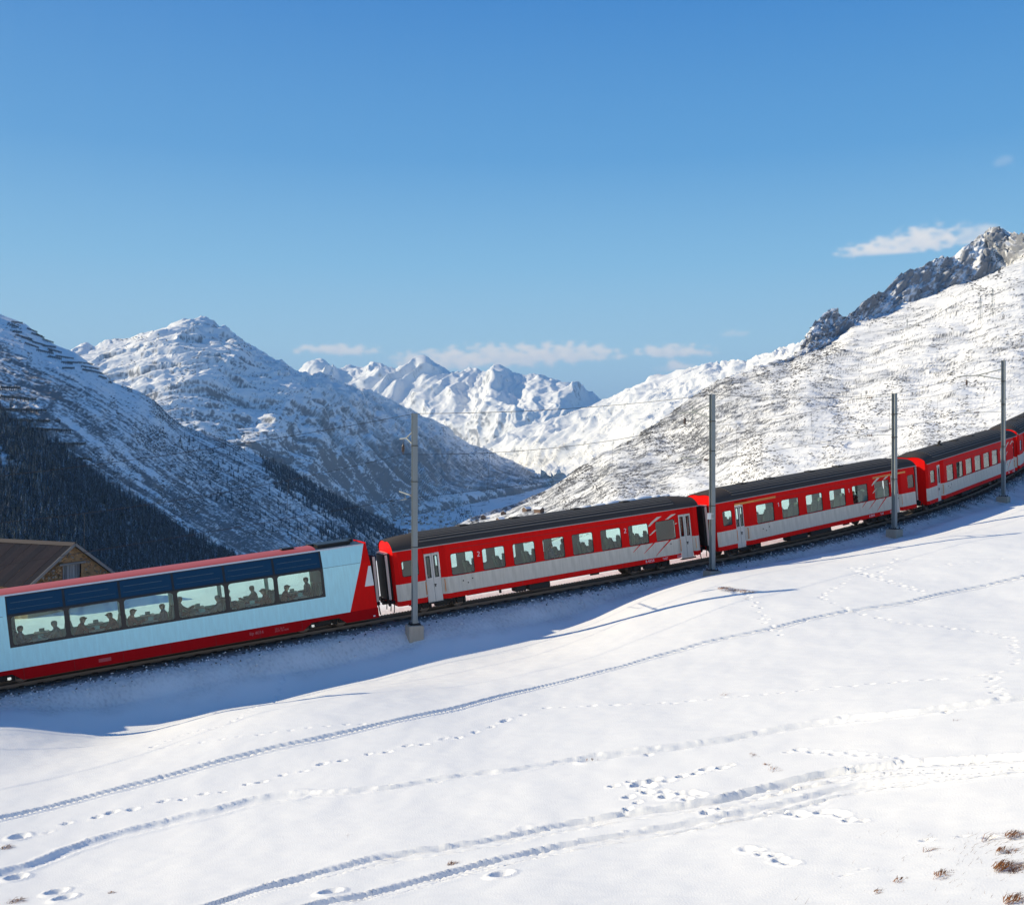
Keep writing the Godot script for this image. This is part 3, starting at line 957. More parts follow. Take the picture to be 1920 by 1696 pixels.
func snow_height(x: float, z: float) -> float:
	# smooth height at a place (z is the distance ahead)
	var fx := clampf(x - LOW_X, 1.0, LOW_NX - 3.0)
	var fz := clampf(z - LOW_Z, 1.0, LOW_NZ - 3.0)
	var q := int(fx)
	var j := int(fz)
	var t := fx - q
	var u := fz - j
	var o := j * LOW_NX + q
	var h := lerpf(lerpf(low_h[o], low_h[o + 1], t), lerpf(low_h[o + LOW_NX], low_h[o + LOW_NX + 1], t), u)
	var b := lerpf(lerpf(low_b[o], low_b[o + 1], t), lerpf(low_b[o + LOW_NX], low_b[o + LOW_NX + 1], t), u)
	var r := lerpf(lerpf(low_r[o], low_r[o + 1], t), lerpf(low_r[o + LOW_NX], low_r[o + LOW_NX + 1], t), u)
	return with_bed(h, b, r)

func with_bed(h: float, b: float, r: float) -> float:
	# the track bed: flat under the sleepers, shoulders falling to the snow
	var a := absf(b)
	if a > 3.4:
		return h
	var bed := r - 0.17 - maxf(0.0, a - 1.15) * 0.24
	return lerpf(bed, h, smoothstep(1.9, 3.3, a))

func ground_under(px: float, py: float) -> Vector3:
	# where the sight line through a point of the photograph meets the snow
	var dx := (px - MID_X) / FOCAL
	var dy := (MID_Y - py) / FOCAL
	var z := 12.0
	var last := z
	while z < 90.0:
		if snow_height(dx * z, z) >= dy * z:
			break
		last = z
		z += 0.4
	var lo := last
	var hi := z
	for k in 14:
		var m := (lo + hi) * 0.5
		if snow_height(dx * m, m) >= dy * m:
			hi = m
		else:
			lo = m
	return Vector3(dx * hi, snow_height(dx * hi, hi), -hi)

func dent(x: float, z: float, radius: float, depth: float, rim: float, long := 1.0, ax := 1.0, az := 0.0) -> void:
	# press a round (or long) hollow into the snow, with a low rim round it
	var reach := radius * 1.7 * maxf(long, 1.0)
	var q0 := maxi(col_x.bsearch(x - reach) - 1, 0)
	var q1 := mini(col_x.bsearch(x + reach), col_x.size() - 1)
	var j0 := maxi(row_z.bsearch(z - reach) - 1, 0)
	var j1 := mini(row_z.bsearch(z + reach), row_z.size() - 1)
	var nc := col_x.size()
	for j in range(j0, j1 + 1):
		var dz := row_z[j] - z
		for q in range(q0, q1 + 1):
			var dx := col_x[q] - x
			var a := (dx * ax + dz * az) / long
			var b := -dx * az + dz * ax
			var d := sqrt(a * a + b * b) / radius
			if d < 1.0:
				var hgt := -depth * (1.0 - d * d * d)
				if hgt < dents[j * nc + q]:
					dents[j * nc + q] = hgt
			elif d < 1.7 and rim > 0.0:
				var hgt := rim * sin((d - 1.0) / 0.7 * PI)
				if dents[j * nc + q] >= 0.0 and hgt > dents[j * nc + q]:
					dents[j * nc + q] = hgt

func trail(pts: Array, step: float) -> PackedVector3Array:
	# ground points along a line read off the photograph, evenly spaced
	var raw := PackedVector3Array()
	for p in pts:
		raw.append(ground_under(p[0], p[1]))
	var out := PackedVector3Array()
	var carry := 0.0
	for k in raw.size() - 1:
		var a := raw[maxi(k - 1, 0)]
		var b := raw[k]
		var c := raw[k + 1]
		var d := raw[mini(k + 2, raw.size() - 1)]
		var length := b.distance_to(c)
		var s := carry
		while s < length:
			var t := s / length
			out.append(Vector3(spline(a.x, b.x, c.x, d.x, t), 0, spline(a.z, b.z, c.z, d.z, t)))
			s += step
		carry = s - length
	return out

func groove(pts: Array, offset: float, radius: float, depth: float, rim: float, ragged := 0.3) -> void:
	# a continuous rut: depth and width wander slowly, the edge crumbles a little
	var run := trail(pts, radius * 0.30)
	var f := FastNoiseLite.new()
	f.noise_type = FastNoiseLite.TYPE_SIMPLEX_SMOOTH
	f.seed = int(offset * 100.0) + pts.size()
	f.frequency = 1.0
	for k in run.size() - 1:
		var t := (run[k + 1] - run[k]).normalized()
		var s := k * radius * 0.30
		var p := run[k] + Vector3(-t.z, 0, t.x) * (offset + f.get_noise_1d(s * 0.6) * radius * ragged)
		var w := radius * (1.0 + ragged * f.get_noise_1d(s * 1.1 + 50.0))
		dent(p.x, -p.z, w, depth * (1.0 + ragged * f.get_noise_1d(s * 0.9 + 99.0)), rim * maxf(0.0, 0.6 + f.get_noise_1d(s * 3.0 + 20.0)))
		if rng.randf() < ragged * 0.07:
			var q := p + Vector3(-t.z, 0, t.x) * radius * rng.randf_range(-1.6, 1.6)
			dent(q.x, -q.z, radius * rng.randf_range(0.25, 0.55), depth * rng.randf_range(0.2, 0.5), rim * 0.8)

func footprints(pts: Array, step: float, radius: float, depth: float, sway: float, long := 1.4) -> void:
	var run := trail(pts, step)
	for k in run.size() - 1:
		var t := (run[k + 1] - run[k]).normalized()
		var side := (1.0 if k % 2 == 0 else -1.0) * sway
		var p := run[k] + Vector3(-t.z, 0, t.x) * (side + rng.randf_range(-0.05, 0.05)) + t * rng.randf_range(-0.2, 0.2) * step
		var tt := t.rotated(Vector3.UP, rng.randf_range(-0.4, 0.4))
		dent(p.x, -p.z, radius * 0.68 * rng.randf_range(0.6, 1.25), depth * 0.7 * rng.randf_range(0.4, 1.35), depth * 0.14, long * rng.randf_range(0.8, 1.3), tt.x, -tt.z)

func build_ground() -> void:
	survey_ground()
	var x := -64.0
	while x < 70.0:
		col_x.append(x)
		var a := absf(x - 1.0)
		x += 0.072 if a < 12.0 else (0.085 if a < 26.0 else (0.25 if a < 36.0 else 0.8))
	var z := -16.0
	while z < 130.0:
		row_z.append(z)
		z += 1.5 if z < 13.0 else (0.052 if z < 22.0 else (0.055 + (z - 22.0) * 0.0013 if z < 50.0 else (0.15 if z < 66.0 else 1.0)))
	var nc := col_x.size()
	var nr := row_z.size()
	heights.resize(nc * nr)
	dents.resize(nc * nr)
	# snowmobile, ski and foot tracks
	var long_track := [[-60, 1552], [0, 1537], [140, 1503], [300, 1462], [470, 1415], [600, 1385], [700, 1362], [850, 1330], [960, 1302], [1060, 1278], [1200, 1240], [1330, 1205], [1450, 1178], [1560, 1152], [1700, 1130], [1800, 1108], [1920, 1083], [2000, 1066]]
	groove(long_track, -0.18, 0.14, 0.15, 0.015, 0.12)
	groove(long_track, 0.14, 0.12, 0.055, 0.012, 0.15)
	var second := [[-60, 1655], [0, 1640], [60, 1625], [150, 1590], [230, 1565], [330, 1540], [420, 1520], [480, 1505], [560, 1495], [700, 1485], [880, 1457], [960, 1448], [1100, 1425], [1250, 1405], [1370, 1386], [1480, 1365], [1600, 1350], [1750, 1335], [1920, 1310], [2000, 1296]]
	groove(second, -0.20, 0.16, 0.10, 0.02, 0.4)
	groove(second.slice(1, 9), -0.12, 0.28, 0.12, 0.03, 0.25)
	groove(second.slice(12), -0.10, 0.24, 0.20, 0.03, 0.2)
	var third := [[340, 1712], [400, 1696], [490, 1668], [600, 1638], [720, 1610], [850, 1590], [960, 1570], [1060, 1548], [1170, 1530], [1340, 1506], [1440, 1480], [1560, 1453], [1680, 1437], [1800, 1430], [1920, 1423], [2000, 1418]]
	var fourth := [[540, 1712], [600, 1696], [680, 1680], [800, 1650], [960, 1610], [1100, 1580], [1250, 1555], [1420, 1522], [1500, 1503], [1600, 1478], [1750, 1458], [1920, 1440], [2000, 1432]]
	groove(third.slice(8), -0.22, 0.13, 0.26, 0.05, 0.3)
	groove(fourth.slice(6), 0.22, 0.14, 0.24, 0.05, 0.3)
	groove(third.slice(9), 0.45, 0.08, 0.12, 0.03, 0.3)
	for g in [third, fourth]:
		groove(g, 0.0, 0.34, 0.04, 0.012, 0.2)
		groove(g, -0.22, 0.10, 0.15, 0.04, 0.35)
		groove(g, -0.04, 0.07, 0.07, 0.03, 0.7)
		groove(g, 0.10, 0.07, 0.06, 0.03, 0.7)
		groove(g, 0.24, 0.09, 0.10, 0.035, 0.45)
	footprints([[285, 1398], [350, 1375], [430, 1355], [480, 1325], [520, 1310], [528, 1280], [540, 1250]], 0.34, 0.085, 0.09, 0.05)
	footprints([[290, 1402], [400, 1388], [500, 1375], [600, 1362], [720, 1352], [850, 1343]], 0.62, 0.08, 0.06, 0.02, 2.0)
	footprints([[0, 1583], [60, 1565], [155, 1537], [270, 1510], [410, 1482], [500, 1460], [620, 1430], [760, 1400], [870, 1378], [960, 1345], [1010, 1325]], 0.62, 0.13, 0.12, 0.06, 1.7)
	footprints([[1030, 1326], [1160, 1322], [1270, 1315], [1390, 1305], [1560, 1290], [1710, 1275], [1835, 1267], [1900, 1252]], 0.55, 0.10, 0.08, 0.03, 1.8)
	footprints([[1395, 1108], [1425, 1145], [1440, 1170], [1475, 1192]], 0.45, 0.10, 0.10, 0.09)
	footprints([[1640, 1058], [1615, 1070], [1580, 1095], [1540, 1120], [1585, 1140], [1650, 1157], [1680, 1167], [1760, 1175], [1850, 1183], [1880, 1192], [1905, 1200], [1902, 1220], [1907, 1250]], 0.42, 0.11, 0.09, 0.06)
	footprints([[1625, 1075], [1665, 1090], [1700, 1100], [1760, 1122]], 0.4, 0.14, 0.12, 0.08)
	footprints([[1600, 1065], [1640, 1080], [1690, 1045]], 0.4, 0.12, 0.1, 0.15)
	footprints([[1860, 1268], [1870, 1290], [1883, 1312]], 0.3, 0.12, 0.12, 0.08)
	footprints([[1780, 1060], [1840, 1052], [1920, 1040]], 0.6, 0.1, 0.07, 0.03, 1.8)
	footprints([[1650, 1080], [1750, 1062], [1850, 1045]], 0.7, 0.08, 0.06, 0.03, 1.8)
	footprints([[1155, 1470], [1200, 1466], [1260, 1462], [1310, 1448], [1380, 1435], [1415, 1423]], 0.36, 0.16, 0.2, 0.07)
	footprints([[1480, 1408], [1520, 1405], [1560, 1410], [1620, 1414], [1700, 1422], [1790, 1430]], 0.34, 0.13, 0.13, 0.05)
	footprints([[1195, 1470], [1240, 1488], [1280, 1494], [1320, 1500]], 0.33, 0.18, 0.24, 0.10)
	footprints([[1200, 1472], [1188, 1490], [1186, 1510], [1160, 1532]], 0.4, 0.15, 0.16, 0.08)
	footprints([[1300, 1488], [1330, 1505], [1340, 1540], [1358, 1560]], 0.36, 0.16, 0.2, 0.08)
	footprints([[1425, 1517], [1490, 1526], [1560, 1522], [1600, 1535], [1635, 1546]], 0.3, 0.15, 0.16, 0.05)
	footprints([[1400, 1594], [1440, 1604], [1470, 1618], [1505, 1626]], 0.28, 0.16, 0.18, 0.04)
	footprints([[1750, 1572], [1830, 1568], [1920, 1562]], 0.5, 0.12, 0.1, 0.05)
	footprints([[1580, 1640], [1640, 1630], [1700, 1628]], 0.4, 0.12, 0.09, 0.05)
	footprints([[560, 1258], [640, 1238], [720, 1228], [800, 1212]], 0.6, 0.08, 0.06, 0.03, 2.0)
	for s in [[105, 1672], [120, 1683], [30, 1645], [35, 1568], [1475, 1470], [620, 1672], [940, 1640], [1110, 1545]]:
		var g := ground_under(s[0], s[1])
		dent(g.x, -g.z, 0.17, 0.16, 0.04, 1.3, 0.9, 0.3)
	# heights
	var f := FastNoiseLite.new()
	f.noise_type = FastNoiseLite.TYPE_SIMPLEX_SMOOTH
	f.seed = 91
	f.frequency = 1.0
	f.fractal_octaves = 3
	var f1 := FastNoiseLite.new()
	f1.noise_type = FastNoiseLite.TYPE_SIMPLEX_SMOOTH
	f1.seed = 92
	f1.frequency = 1.0
	f1.fractal_octaves = 2
	var p := PackedVector3Array()
	p.resize(nc * nr)
	var colors := PackedColorArray()
	colors.resize(nc * nr)
	var lh := PackedFloat32Array()
	var lb := PackedFloat32Array()
	var lr := PackedFloat32Array()
	lh.resize(LOW_NX)
	lb.resize(LOW_NX)
	lr.resize(LOW_NX)
	var cq := PackedInt32Array()
	var w0 := PackedFloat32Array()
	var w1 := PackedFloat32Array()
	var w2 := PackedFloat32Array()
	var w3 := PackedFloat32Array()
	for q in nc:
		var fx := clampf(col_x[q] - LOW_X, 1.0, LOW_NX - 3.0)
		var k := int(fx)
		var t := fx - k
		cq.append(k)
		w0.append(-0.5 * t + t * t - 0.5 * t * t * t)
		w1.append(1.0 - 2.5 * t * t + 1.5 * t * t * t)
		w2.append(0.5 * t + 2.0 * t * t - 1.5 * t * t * t)
		w3.append(-0.5 * t * t + 0.5 * t * t * t)
	for j in nr:
		var zz := row_z[j]
		var fz := clampf(zz - LOW_Z, 1.0, LOW_NZ - 3.0)
		var k := int(fz)
		var t := fz - k
		for q in LOW_NX:
			var o := k * LOW_NX + q
			lh[q] = spline(low_h[o - LOW_NX], low_h[o], low_h[o + LOW_NX], low_h[o + 2 * LOW_NX], t)
			lb[q] = lerpf(low_b[o], low_b[o + LOW_NX], t)
			lr[q] = lerpf(low_r[o], low_r[o + LOW_NX], t)
		for q in nc:
			var c := cq[q]
			var h := lh[c - 1] * w0[q] + lh[c] * w1[q] + lh[c + 1] * w2[q] + lh[c + 2] * w3[q]
			var xx := col_x[q]
			var tx := clampf(xx - LOW_X - c, 0.0, 1.0)
			var b := lerpf(lb[c], lb[c + 1], tx)
			var a := absf(b)
			var col := SNOW
			var o := j * nc + q
			if a < 6.0:
				h = with_bed(h, b, lerpf(lr[c], lr[c + 1], tx))
				var g := f1.get_noise_2d(xx * 4.5, zz * 4.5)
				var wide := f.get_noise_2d(xx * 0.3, zz * 0.3)
				# gravel thrown from the bed, half hidden by snow
				var stony := smoothstep(4.3, 2.0, a + wide * 1.2)
				h += g * 0.035 * stony
				var bare := smoothstep(1.75, 1.2, a + g * 0.25)
				var specks := smoothstep(0.15, 0.5, f1.get_noise_2d(xx * 7.0 + 40.0, zz * 7.0)) * stony
				col = SNOW.lerp(Color(0.16, 0.15, 0.15), clampf(bare * 0.92 + specks * 0.22 + stony * 0.26, 0.0, 0.95))
			else:
				h += f.get_noise_2d(xx * 0.22, zz * 0.22) * 0.05 + f1.get_noise_2d(xx * 1.2, zz * 2.4) * 0.007
			var dd := dents[o]
			p[o] = Vector3(xx, h + dd, -zz)
			colors[o] = col
			heights[o] = h
	var sh := Shape.new()
	sh.grid(p, nr, nc, Vector3.UP, false, colors)
	tag(part("snow_slope", sh, mats.snow, self), "snow covered slope below the railway, marked by ski, snowmobile and animal tracks", "", "", "structure")

# ------------------------------------------------------------------ track
func build_track() -> void:
	var t := thing("railway_track", "narrow gauge track with a toothed rack rail between its two rails, under the train", "railway track")
	for side in [-0.5, 0.5]:
		var sh := Shape.new()
		var s := -44.0
		while s < 70.0:
			var a := rail_frame(s)
			var b := rail_frame(s + 1.5)
			for q in [[0.0, 0.065, -0.02, 0.045], [0.0, 0.02, -0.09, 0.1], [0.0, 0.12, -0.145, 0.02]]:
				sh.bar(a * Vector3(0, q[2], side), b * Vector3(0, q[2], side), q[1], q[3])
			s += 1.5
		part("rail", sh, mats.rail, t)
	var rack := Shape.new()
	var u := -44.0
	while u < 70.0:
		var a := rail_frame(u)
		var b := rail_frame(u + 1.5)
		rack.bar(a * Vector3(0, 0.0, 0.02), b * Vector3(0, 0.0, 0.02), 0.05, 0.13)
		for k in 10:
			var w := rail_frame(u + k * 0.15)
			rack.box(w * Vector3(0, 0.085, 0.02), Vector3(0.075, 0.06, 0.07), w.basis)
		u += 1.5
	part("rack_rail", rack, mats.rail, t)
	var plank := Shape.new()
	plank.soft_box(Vector3.ZERO, Vector3(0.24, 0.16, 1.85), 0.02)
	var pm := plank.mesh()
	var s2 := -43.0
	while s2 < 68.0:
		var o := part("sleeper", pm, mats.sleeper, t)
		o.transform = rail_frame(s2) * Transform3D(Basis.IDENTITY, Vector3(0, -0.205, 0))
		s2 += 0.72
	# loose ballast stones, some dusted with snow
	var stone := Shape.new()
	stone.tinted = true
	var g := PackedVector3Array()
	for j in 5:
		for k in 7:
			var a := PI * (j / 4.0 - 0.5)
			var b := TAU * k / 6.0
			var r := 1.0 + 0.25 * sin(k % 6 * 2.3 + j * 1.7)
			g.append(Vector3(cos(a) * cos(b) * r, sin(a) * 0.7, cos(a) * sin(b) * r))
	stone.grid(g, 5, 7, Vector3.ZERO, true)
	var mm := MultiMesh.new()
	mm.transform_format = MultiMesh.TRANSFORM_3D
	mm.use_colors = true
	mm.mesh = stone.mesh()
	mm.instance_count = 8000
	var col := PackedColorArray()
	for k in mm.instance_count:
		var s := rng.randf_range(-44, 66)
		var fr := rail_frame(s)
		var off := rng.randf_range(-1.7, 1.7) if k % 8 else rng.randfn(0.0, 0.5) + 1.8
		var p := fr * Vector3(0, 0, off)
		p.y = with_bed(snow_height(p.x, -p.z), off, fr.origin.y) + 0.005
		var size := rng.randf_range(0.02, 0.055)
		mm.set_instance_transform(k, Transform3D(Basis.from_euler(Vector3(rng.randf() * 6, rng.randf() * 6, rng.randf() * 6)).scaled(Vector3.ONE * size), p))
		var grey := rng.randf_range(0.05, 0.16)
		mm.set_instance_color(k, Color(grey, grey * 0.96, grey * 0.93) if rng.randf() < 0.95 - 0.5 * maxf(0.0, absf(off) - 0.6) else Color(0.7, 0.71, 0.73))
	var o := MultiMeshInstance3D.new()
	o.name = "ballast"
	o.multimesh = mm
	o.material_override = mats.tint
	add_child(o)
	tag(o, "grey ballast stones dusted with snow along the track bed", "ballast", "", "stuff")

# ------------------------------------------------------------------ coaches
func rounded_cell(sh: Shape, x0: float, x1: float, y0: float, y1: float, hole: Array, z: float, sgn: float, depth: float) -> void:
	# a panel x0..x1, y0..y1 with one rounded opening [hx0, hx1, hy0, hy1, radius]
	var inner := []
	var outer := []
	var r: float = hole[4]
	var kk := 6
	var ex := [hole[1], hole[1], hole[0], hole[0]]
	var ey := [hole[2], hole[3], hole[3], hole[2]]
	var ox := [x1, x1, x0, x0]
	var oy := [y0, y1, y1, y0]
	for cnr in 4:
		var cx: float = ex[cnr] + (-r if cnr < 2 else r)
		var cy: float = ey[cnr] + (r if cnr == 0 or cnr == 3 else -r)
		for j in kk + 1:
			var a := (cnr - 1) * PI / 2 + (PI / 2) * j / kk
			inner.append(Vector2(cx + cos(a) * r, cy + sin(a) * r))
			var e0 := Vector2(cx, oy[cnr]) if cnr % 2 == 0 else Vector2(ox[cnr], cy)
			var e1 := Vector2(ox[cnr], cy) if cnr % 2 == 0 else Vector2(cx, oy[cnr])
			var c := Vector2(ox[cnr], oy[cnr])
			var t := float(j) / kk
			outer.append(e0.lerp(c, t * 2.0) if t < 0.5 else c.lerp(e1, t * 2.0 - 1.0))
	var n := inner.size()
	var out := Vector3(0, 0, sgn)
	var mid := Vector2((hole[0] + hole[1]) * 0.5, (hole[2] + hole[3]) * 0.5)
	for k in n:
		var a: Vector2 = inner[k]
		var b: Vector2 = inner[(k + 1) % n]
		var c: Vector2 = outer[(k + 1) % n]
		var d: Vector2 = outer[k]
		sh.quad(Vector3(a.x, a.y, z), Vector3(b.x, b.y, z), Vector3(c.x, c.y, z), Vector3(d.x, d.y, z), out)
		if depth > 0.0:
			var to := Vector3(mid.x - a.x, mid.y - a.y, 0)
			sh.quad(Vector3(a.x, a.y, z), Vector3(b.x, b.y, z), Vector3(b.x, b.y, z - sgn * depth), Vector3(a.x, a.y, z - sgn * depth), to)

func wall_run(sh: Shape, x0: float, x1: float, y0: float, y1: float, z: float, sgn: float, holes: Array, depth := 0.05) -> void:
	var x := x0
	for h in holes:
		if h[0] < x0 - 0.01 or h[1] > x1 + 0.01:
			continue
		var a: float = maxf(h[0] - 0.06, x)
		var b: float = minf(h[1] + 0.06, x1)
		if a > x + 0.001:
			sh.quad(Vector3(x, y0, z), Vector3(a, y0, z), Vector3(a, y1, z), Vector3(x, y1, z), Vector3(0, 0, sgn))
		rounded_cell(sh, a, b, y0, y1, h, z, sgn, depth)
		x = b
	if x1 > x + 0.001:
		sh.quad(Vector3(x, y0, z), Vector3(x1, y0, z), Vector3(x1, y1, z), Vector3(x, y1, z), Vector3(0, 0, sgn))

func side_ribbon(sh: Shape, poly: Array, y0: float, y1: float, holes: Array, door_z := 1.16, door_top := 2.93) -> void:
	for k in poly.size() - 1:
		var a = poly[k]
		var b = poly[k + 1]
		var lo := y0
		if a[1] == door_z and b[1] == door_z:
			lo = maxf(lo, door_top)
			if lo >= y1:
				continue
		if a[1] == b[1]:
			wall_run(sh, a[0], b[0], lo, y1, a[1], 1.0, holes)
		else:
			sh.quad(Vector3(a[0], lo, a[1]), Vector3(b[0], lo, b[1]), Vector3(b[0], y1, b[1]), Vector3(a[0], y1, a[1]), Vector3(0, 0, 1))

func add_window(t: Node3D, h: Array, z: float, sgn: float, pane: Material, frame := true) -> void:
	var fr := Shape.new()
	var w := 0.028
	rounded_cell(fr, h[0] - 0.012, h[1] + 0.012, h[2] - 0.012, h[3] + 0.012, [h[0] + w, h[1] - w, h[2] + w, h[3] - w, h[4]], z - sgn * 0.025, sgn, 0.02)
	var f := part("window", fr, mats.rubber, t)
	var p := Shape.new()
	p.box(Vector3((h[0] + h[1]) * 0.5, (h[2] + h[3]) * 0.5, z - sgn * 0.042), Vector3(h[1] - h[0], h[3] - h[2], 0.006))
	part("pane", p, pane, f)

func add_door(t: Node3D, d0: float, d1: float, z: float) -> void:
	var sh := Shape.new()
	var mid := (d0 + d1) * 0.5
	var gl := []
	for leaf in [[d0 + 0.01, mid - 0.008], [mid + 0.008, d1 - 0.01]]:
		var c: float = (leaf[0] + leaf[1]) * 0.5
		var h := [c - 0.085, c + 0.085, 1.74, 2.78, 0.08]
		rounded_cell(sh, leaf[0], leaf[1], 0.53, 2.91, h, z, 1.0, 0.03)
		sh.quad(Vector3(leaf[0], 0.53, z - 0.03), Vector3(leaf[1], 0.53, z - 0.03), Vector3(leaf[1], 0.53, z), Vector3(leaf[0], 0.53, z), Vector3.DOWN)
		gl.append(h)
	var door := part("door", sh, mats.cream, t)
	for h in gl:
		var g := Shape.new()
		rounded_cell(g, h[0] - 0.02, h[1] + 0.02, h[2] - 0.02, h[3] + 0.02, [h[0] + 0.012, h[1] - 0.012, h[2] + 0.012, h[3] - 0.012, 0.07], z + 0.006, 1.0, 0.03)
		part("seal", g, mats.rubber, door)
		var p := Shape.new()
		p.box(Vector3((h[0] + h[1]) * 0.5, (h[2] + h[3]) * 0.5, z - 0.02), Vector3(h[1] - h[0], h[3] - h[2], 0.006))
		part("pane", p, mats.pane, door)
	var k := Shape.new()
	k.box(Vector3(mid + 0.06, 1.38, z + 0.03), Vector3(0.09, 0.035, 0.05))
	k.box(Vector3(mid + 0.06, 1.32, z + 0.025), Vector3(0.04, 0.12, 0.03))
	part("handle", k, mats.under, door)
	var seam := Shape.new()
	seam.box(Vector3(mid, 1.72, z - 0.02), Vector3(0.03, 2.36, 0.02))
	part("seal", seam, mats.rubber, door)
	var st := Shape.new()
	st.box(Vector3(mid, 0.49, z + 0.02), Vector3(d1 - d0 + 0.1, 0.04, 0.22))
	part("step", st, mats.under, t)
	for s in [-1.0, 1.0]:
		var rail := Shape.new()
		var rx: float = (d0 - 0.06) if s < 0 else (d1 + 0.13)
		var rz: float = z + (0.12 if s < 0 else 0.14)
		rail.tube(Vector3(rx, 0.98, rz), Vector3(rx, 1.56, rz), 0.018, 0.018, 6)
		rail.box(Vector3(rx, 1.56, rz - 0.03), Vector3(0.03, 0.03, 0.07))
		rail.box(Vector3(rx, 0.98, rz - 0.03), Vector3(0.03, 0.03, 0.07))
		part("grab_rail", rail, mats.orange, t)

func roof_height(a: float) -> float:
	return 3.27 + 0.63 * pow(maxf(0.0, 1.0 - pow(a, 2.6)), 0.75)

func add_roof(t: Node3D, half: float, m: Material) -> void:
	var sh := Shape.new()
	var xs := [-half, -half + 0.02, -half + 0.25, -half + 0.6, -half + 1.0, -half + 1.35, -half + 1.45]
	var k := -half + 2.2
	while k < half - 2.0:
		xs.append(k)
		k += 1.0
	for q in [1.45, 1.35, 1.0, 0.6, 0.25, 0.02, 0.0]:
		xs.append(half - q)
	var g := PackedVector3Array()
	# points across the roof: [offset, rib height]; flat gutters at the sides, ribs on the crown
	var across := []
	for m2 in 9:
		across.append([-1.345 + m2 * 0.042, 0.0])
	for m2 in 28:
		across.append([-0.95 + m2 * 1.9 / 27.0, 0.0])
	for m2 in range(8, -1, -1):
		across.append([1.345 - m2 * 0.042, 0.0])
	var nz := across.size() - 1
	for x in xs:
		var e := minf(x + half, half - x)
		var drop := 0.20 * pow(clampf(1.0 - e / 1.35, 0.0, 1.0), 2.0)
		var ribbed := smoothstep(1.33, 1.46, e)
		for q in across:
			var a := absf(q[0]) / 1.345
			g.append(Vector3(x, roof_height(a) - drop * (1.0 - a) + ribbed * q[1], q[0]))
	sh.grid(g, xs.size(), nz + 1, Vector3.UP)
	part("roof", sh, m, t)
	for m2 in 16:
		var z := -1.15 + m2 * 2.30 / 15.0
		var y := roof_height(absf(z) / 1.345)
		var rib := Shape.new()
		rib.box(Vector3(0, y + 0.012, z), Vector3(half * 2.0 - 2.9, 0.05, 0.05), Basis(Vector3.RIGHT, 0.55 * z * absf(z)))
		part("roof_rib", rib, mats.roof_rib, t)
	var gut := Shape.new()
	for s in [-1.0, 1.0]:
		gut.box(Vector3(0, 3.275, 1.345 * s), Vector3(half * 2.0, 0.045, 0.035))
	part("gutter", gut, mats.steel, t)

func add_bogie(t: Node3D, x: float) -> void:
	var sh := Shape.new()
	for s in [-1.0, 1.0]:
		sh.soft_box(Vector3(x, 0.46, 0.78 * s), Vector3(2.5, 0.16, 0.12), 0.02)
		sh.soft_box(Vector3(x, 0.36, 0.80 * s), Vector3(0.8, 0.22, 0.2), 0.03)
		for w in [-0.9, 0.9]:
			sh.soft_box(Vector3(x + w, 0.375, 0.82 * s), Vector3(0.34, 0.26, 0.2), 0.03)
			sh.tube(Vector3(x + w - 0.28, 0.2, 0.82 * s), Vector3(x + w - 0.28, 0.5, 0.82 * s), 0.07, 0.07, 8)
			sh.tube(Vector3(x + w + 0.28, 0.2, 0.82 * s), Vector3(x + w + 0.28, 0.5, 0.82 * s), 0.07, 0.07, 8)
	sh.box(Vector3(x, 0.5, 0), Vector3(0.5, 0.2, 1.9))
	var b := part("bogie", sh, mats.under, t)
	for w in [-0.9, 0.9]:
		for s in [-1.0, 1.0]:
			var wh := Shape.new()
			wh.lathe(Vector3(x + w, 0.372, 0.47 * s), [[0.001, -0.03], [0.39, -0.03], [0.39, 0.0], [0.36, 0.01], [0.36, 0.1], [0.3, 0.1], [0.28, 0.06], [0.12, 0.06], [0.1, 0.12], [0.001, 0.12]], 20, Vector3(0, 0, s))
			part("wheel", wh, mats.rail, b)
		var ax := Shape.new()
		ax.tube(Vector3(x + w, 0.372, -0.5), Vector3(x + w, 0.372, 0.5), 0.08, 0.08, 8)
		part("axle", ax, mats.under, b)

var seat_mesh: ArrayMesh
func add_seats(t: Node3D, places: Array, floor_y: float, m: Material) -> void:
	# places: [x, z, facing +1/-1]
	if seat_mesh == null:
		var sh := Shape.new()
		sh.soft_box(Vector3(0.02, 0.42, 0), Vector3(0.5, 0.14, 0.5), 0.04)
		sh.soft_box(Vector3(-0.26, 0.80, 0), Vector3(0.13, 0.78, 0.48), 0.05, Basis(Vector3.BACK, 0.14))
		sh.soft_box(Vector3(-0.315, 1.20, 0), Vector3(0.12, 0.26, 0.34), 0.05, Basis(Vector3.BACK, 0.1))
		sh.box(Vector3(0.0, 0.18, 0), Vector3(0.1, 0.36, 0.3))
		seat_mesh = sh.mesh()
	for p in places:
		var o := part("seat", seat_mesh, m, t)
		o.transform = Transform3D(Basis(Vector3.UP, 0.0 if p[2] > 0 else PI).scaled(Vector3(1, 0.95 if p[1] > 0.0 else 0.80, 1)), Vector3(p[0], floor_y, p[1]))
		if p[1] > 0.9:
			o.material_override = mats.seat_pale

func add_letters(t: Node3D, text: String, x: float, y: float, z: float, size: float, m: Material, called := "lettering") -> void:
	var tm := TextMesh.new()
	var sf := SystemFont.new()
	sf.font_names = ["Droid Sans"]
	tm.font = sf
	tm.text = text
	tm.font_size = 32
	tm.pixel_size = size / 24.0
	tm.depth = 0.008
	tm.curve_step = 2.0
	var o := part(called, tm, m, t)
	o.position = Vector3(x, y, z + 0.004)

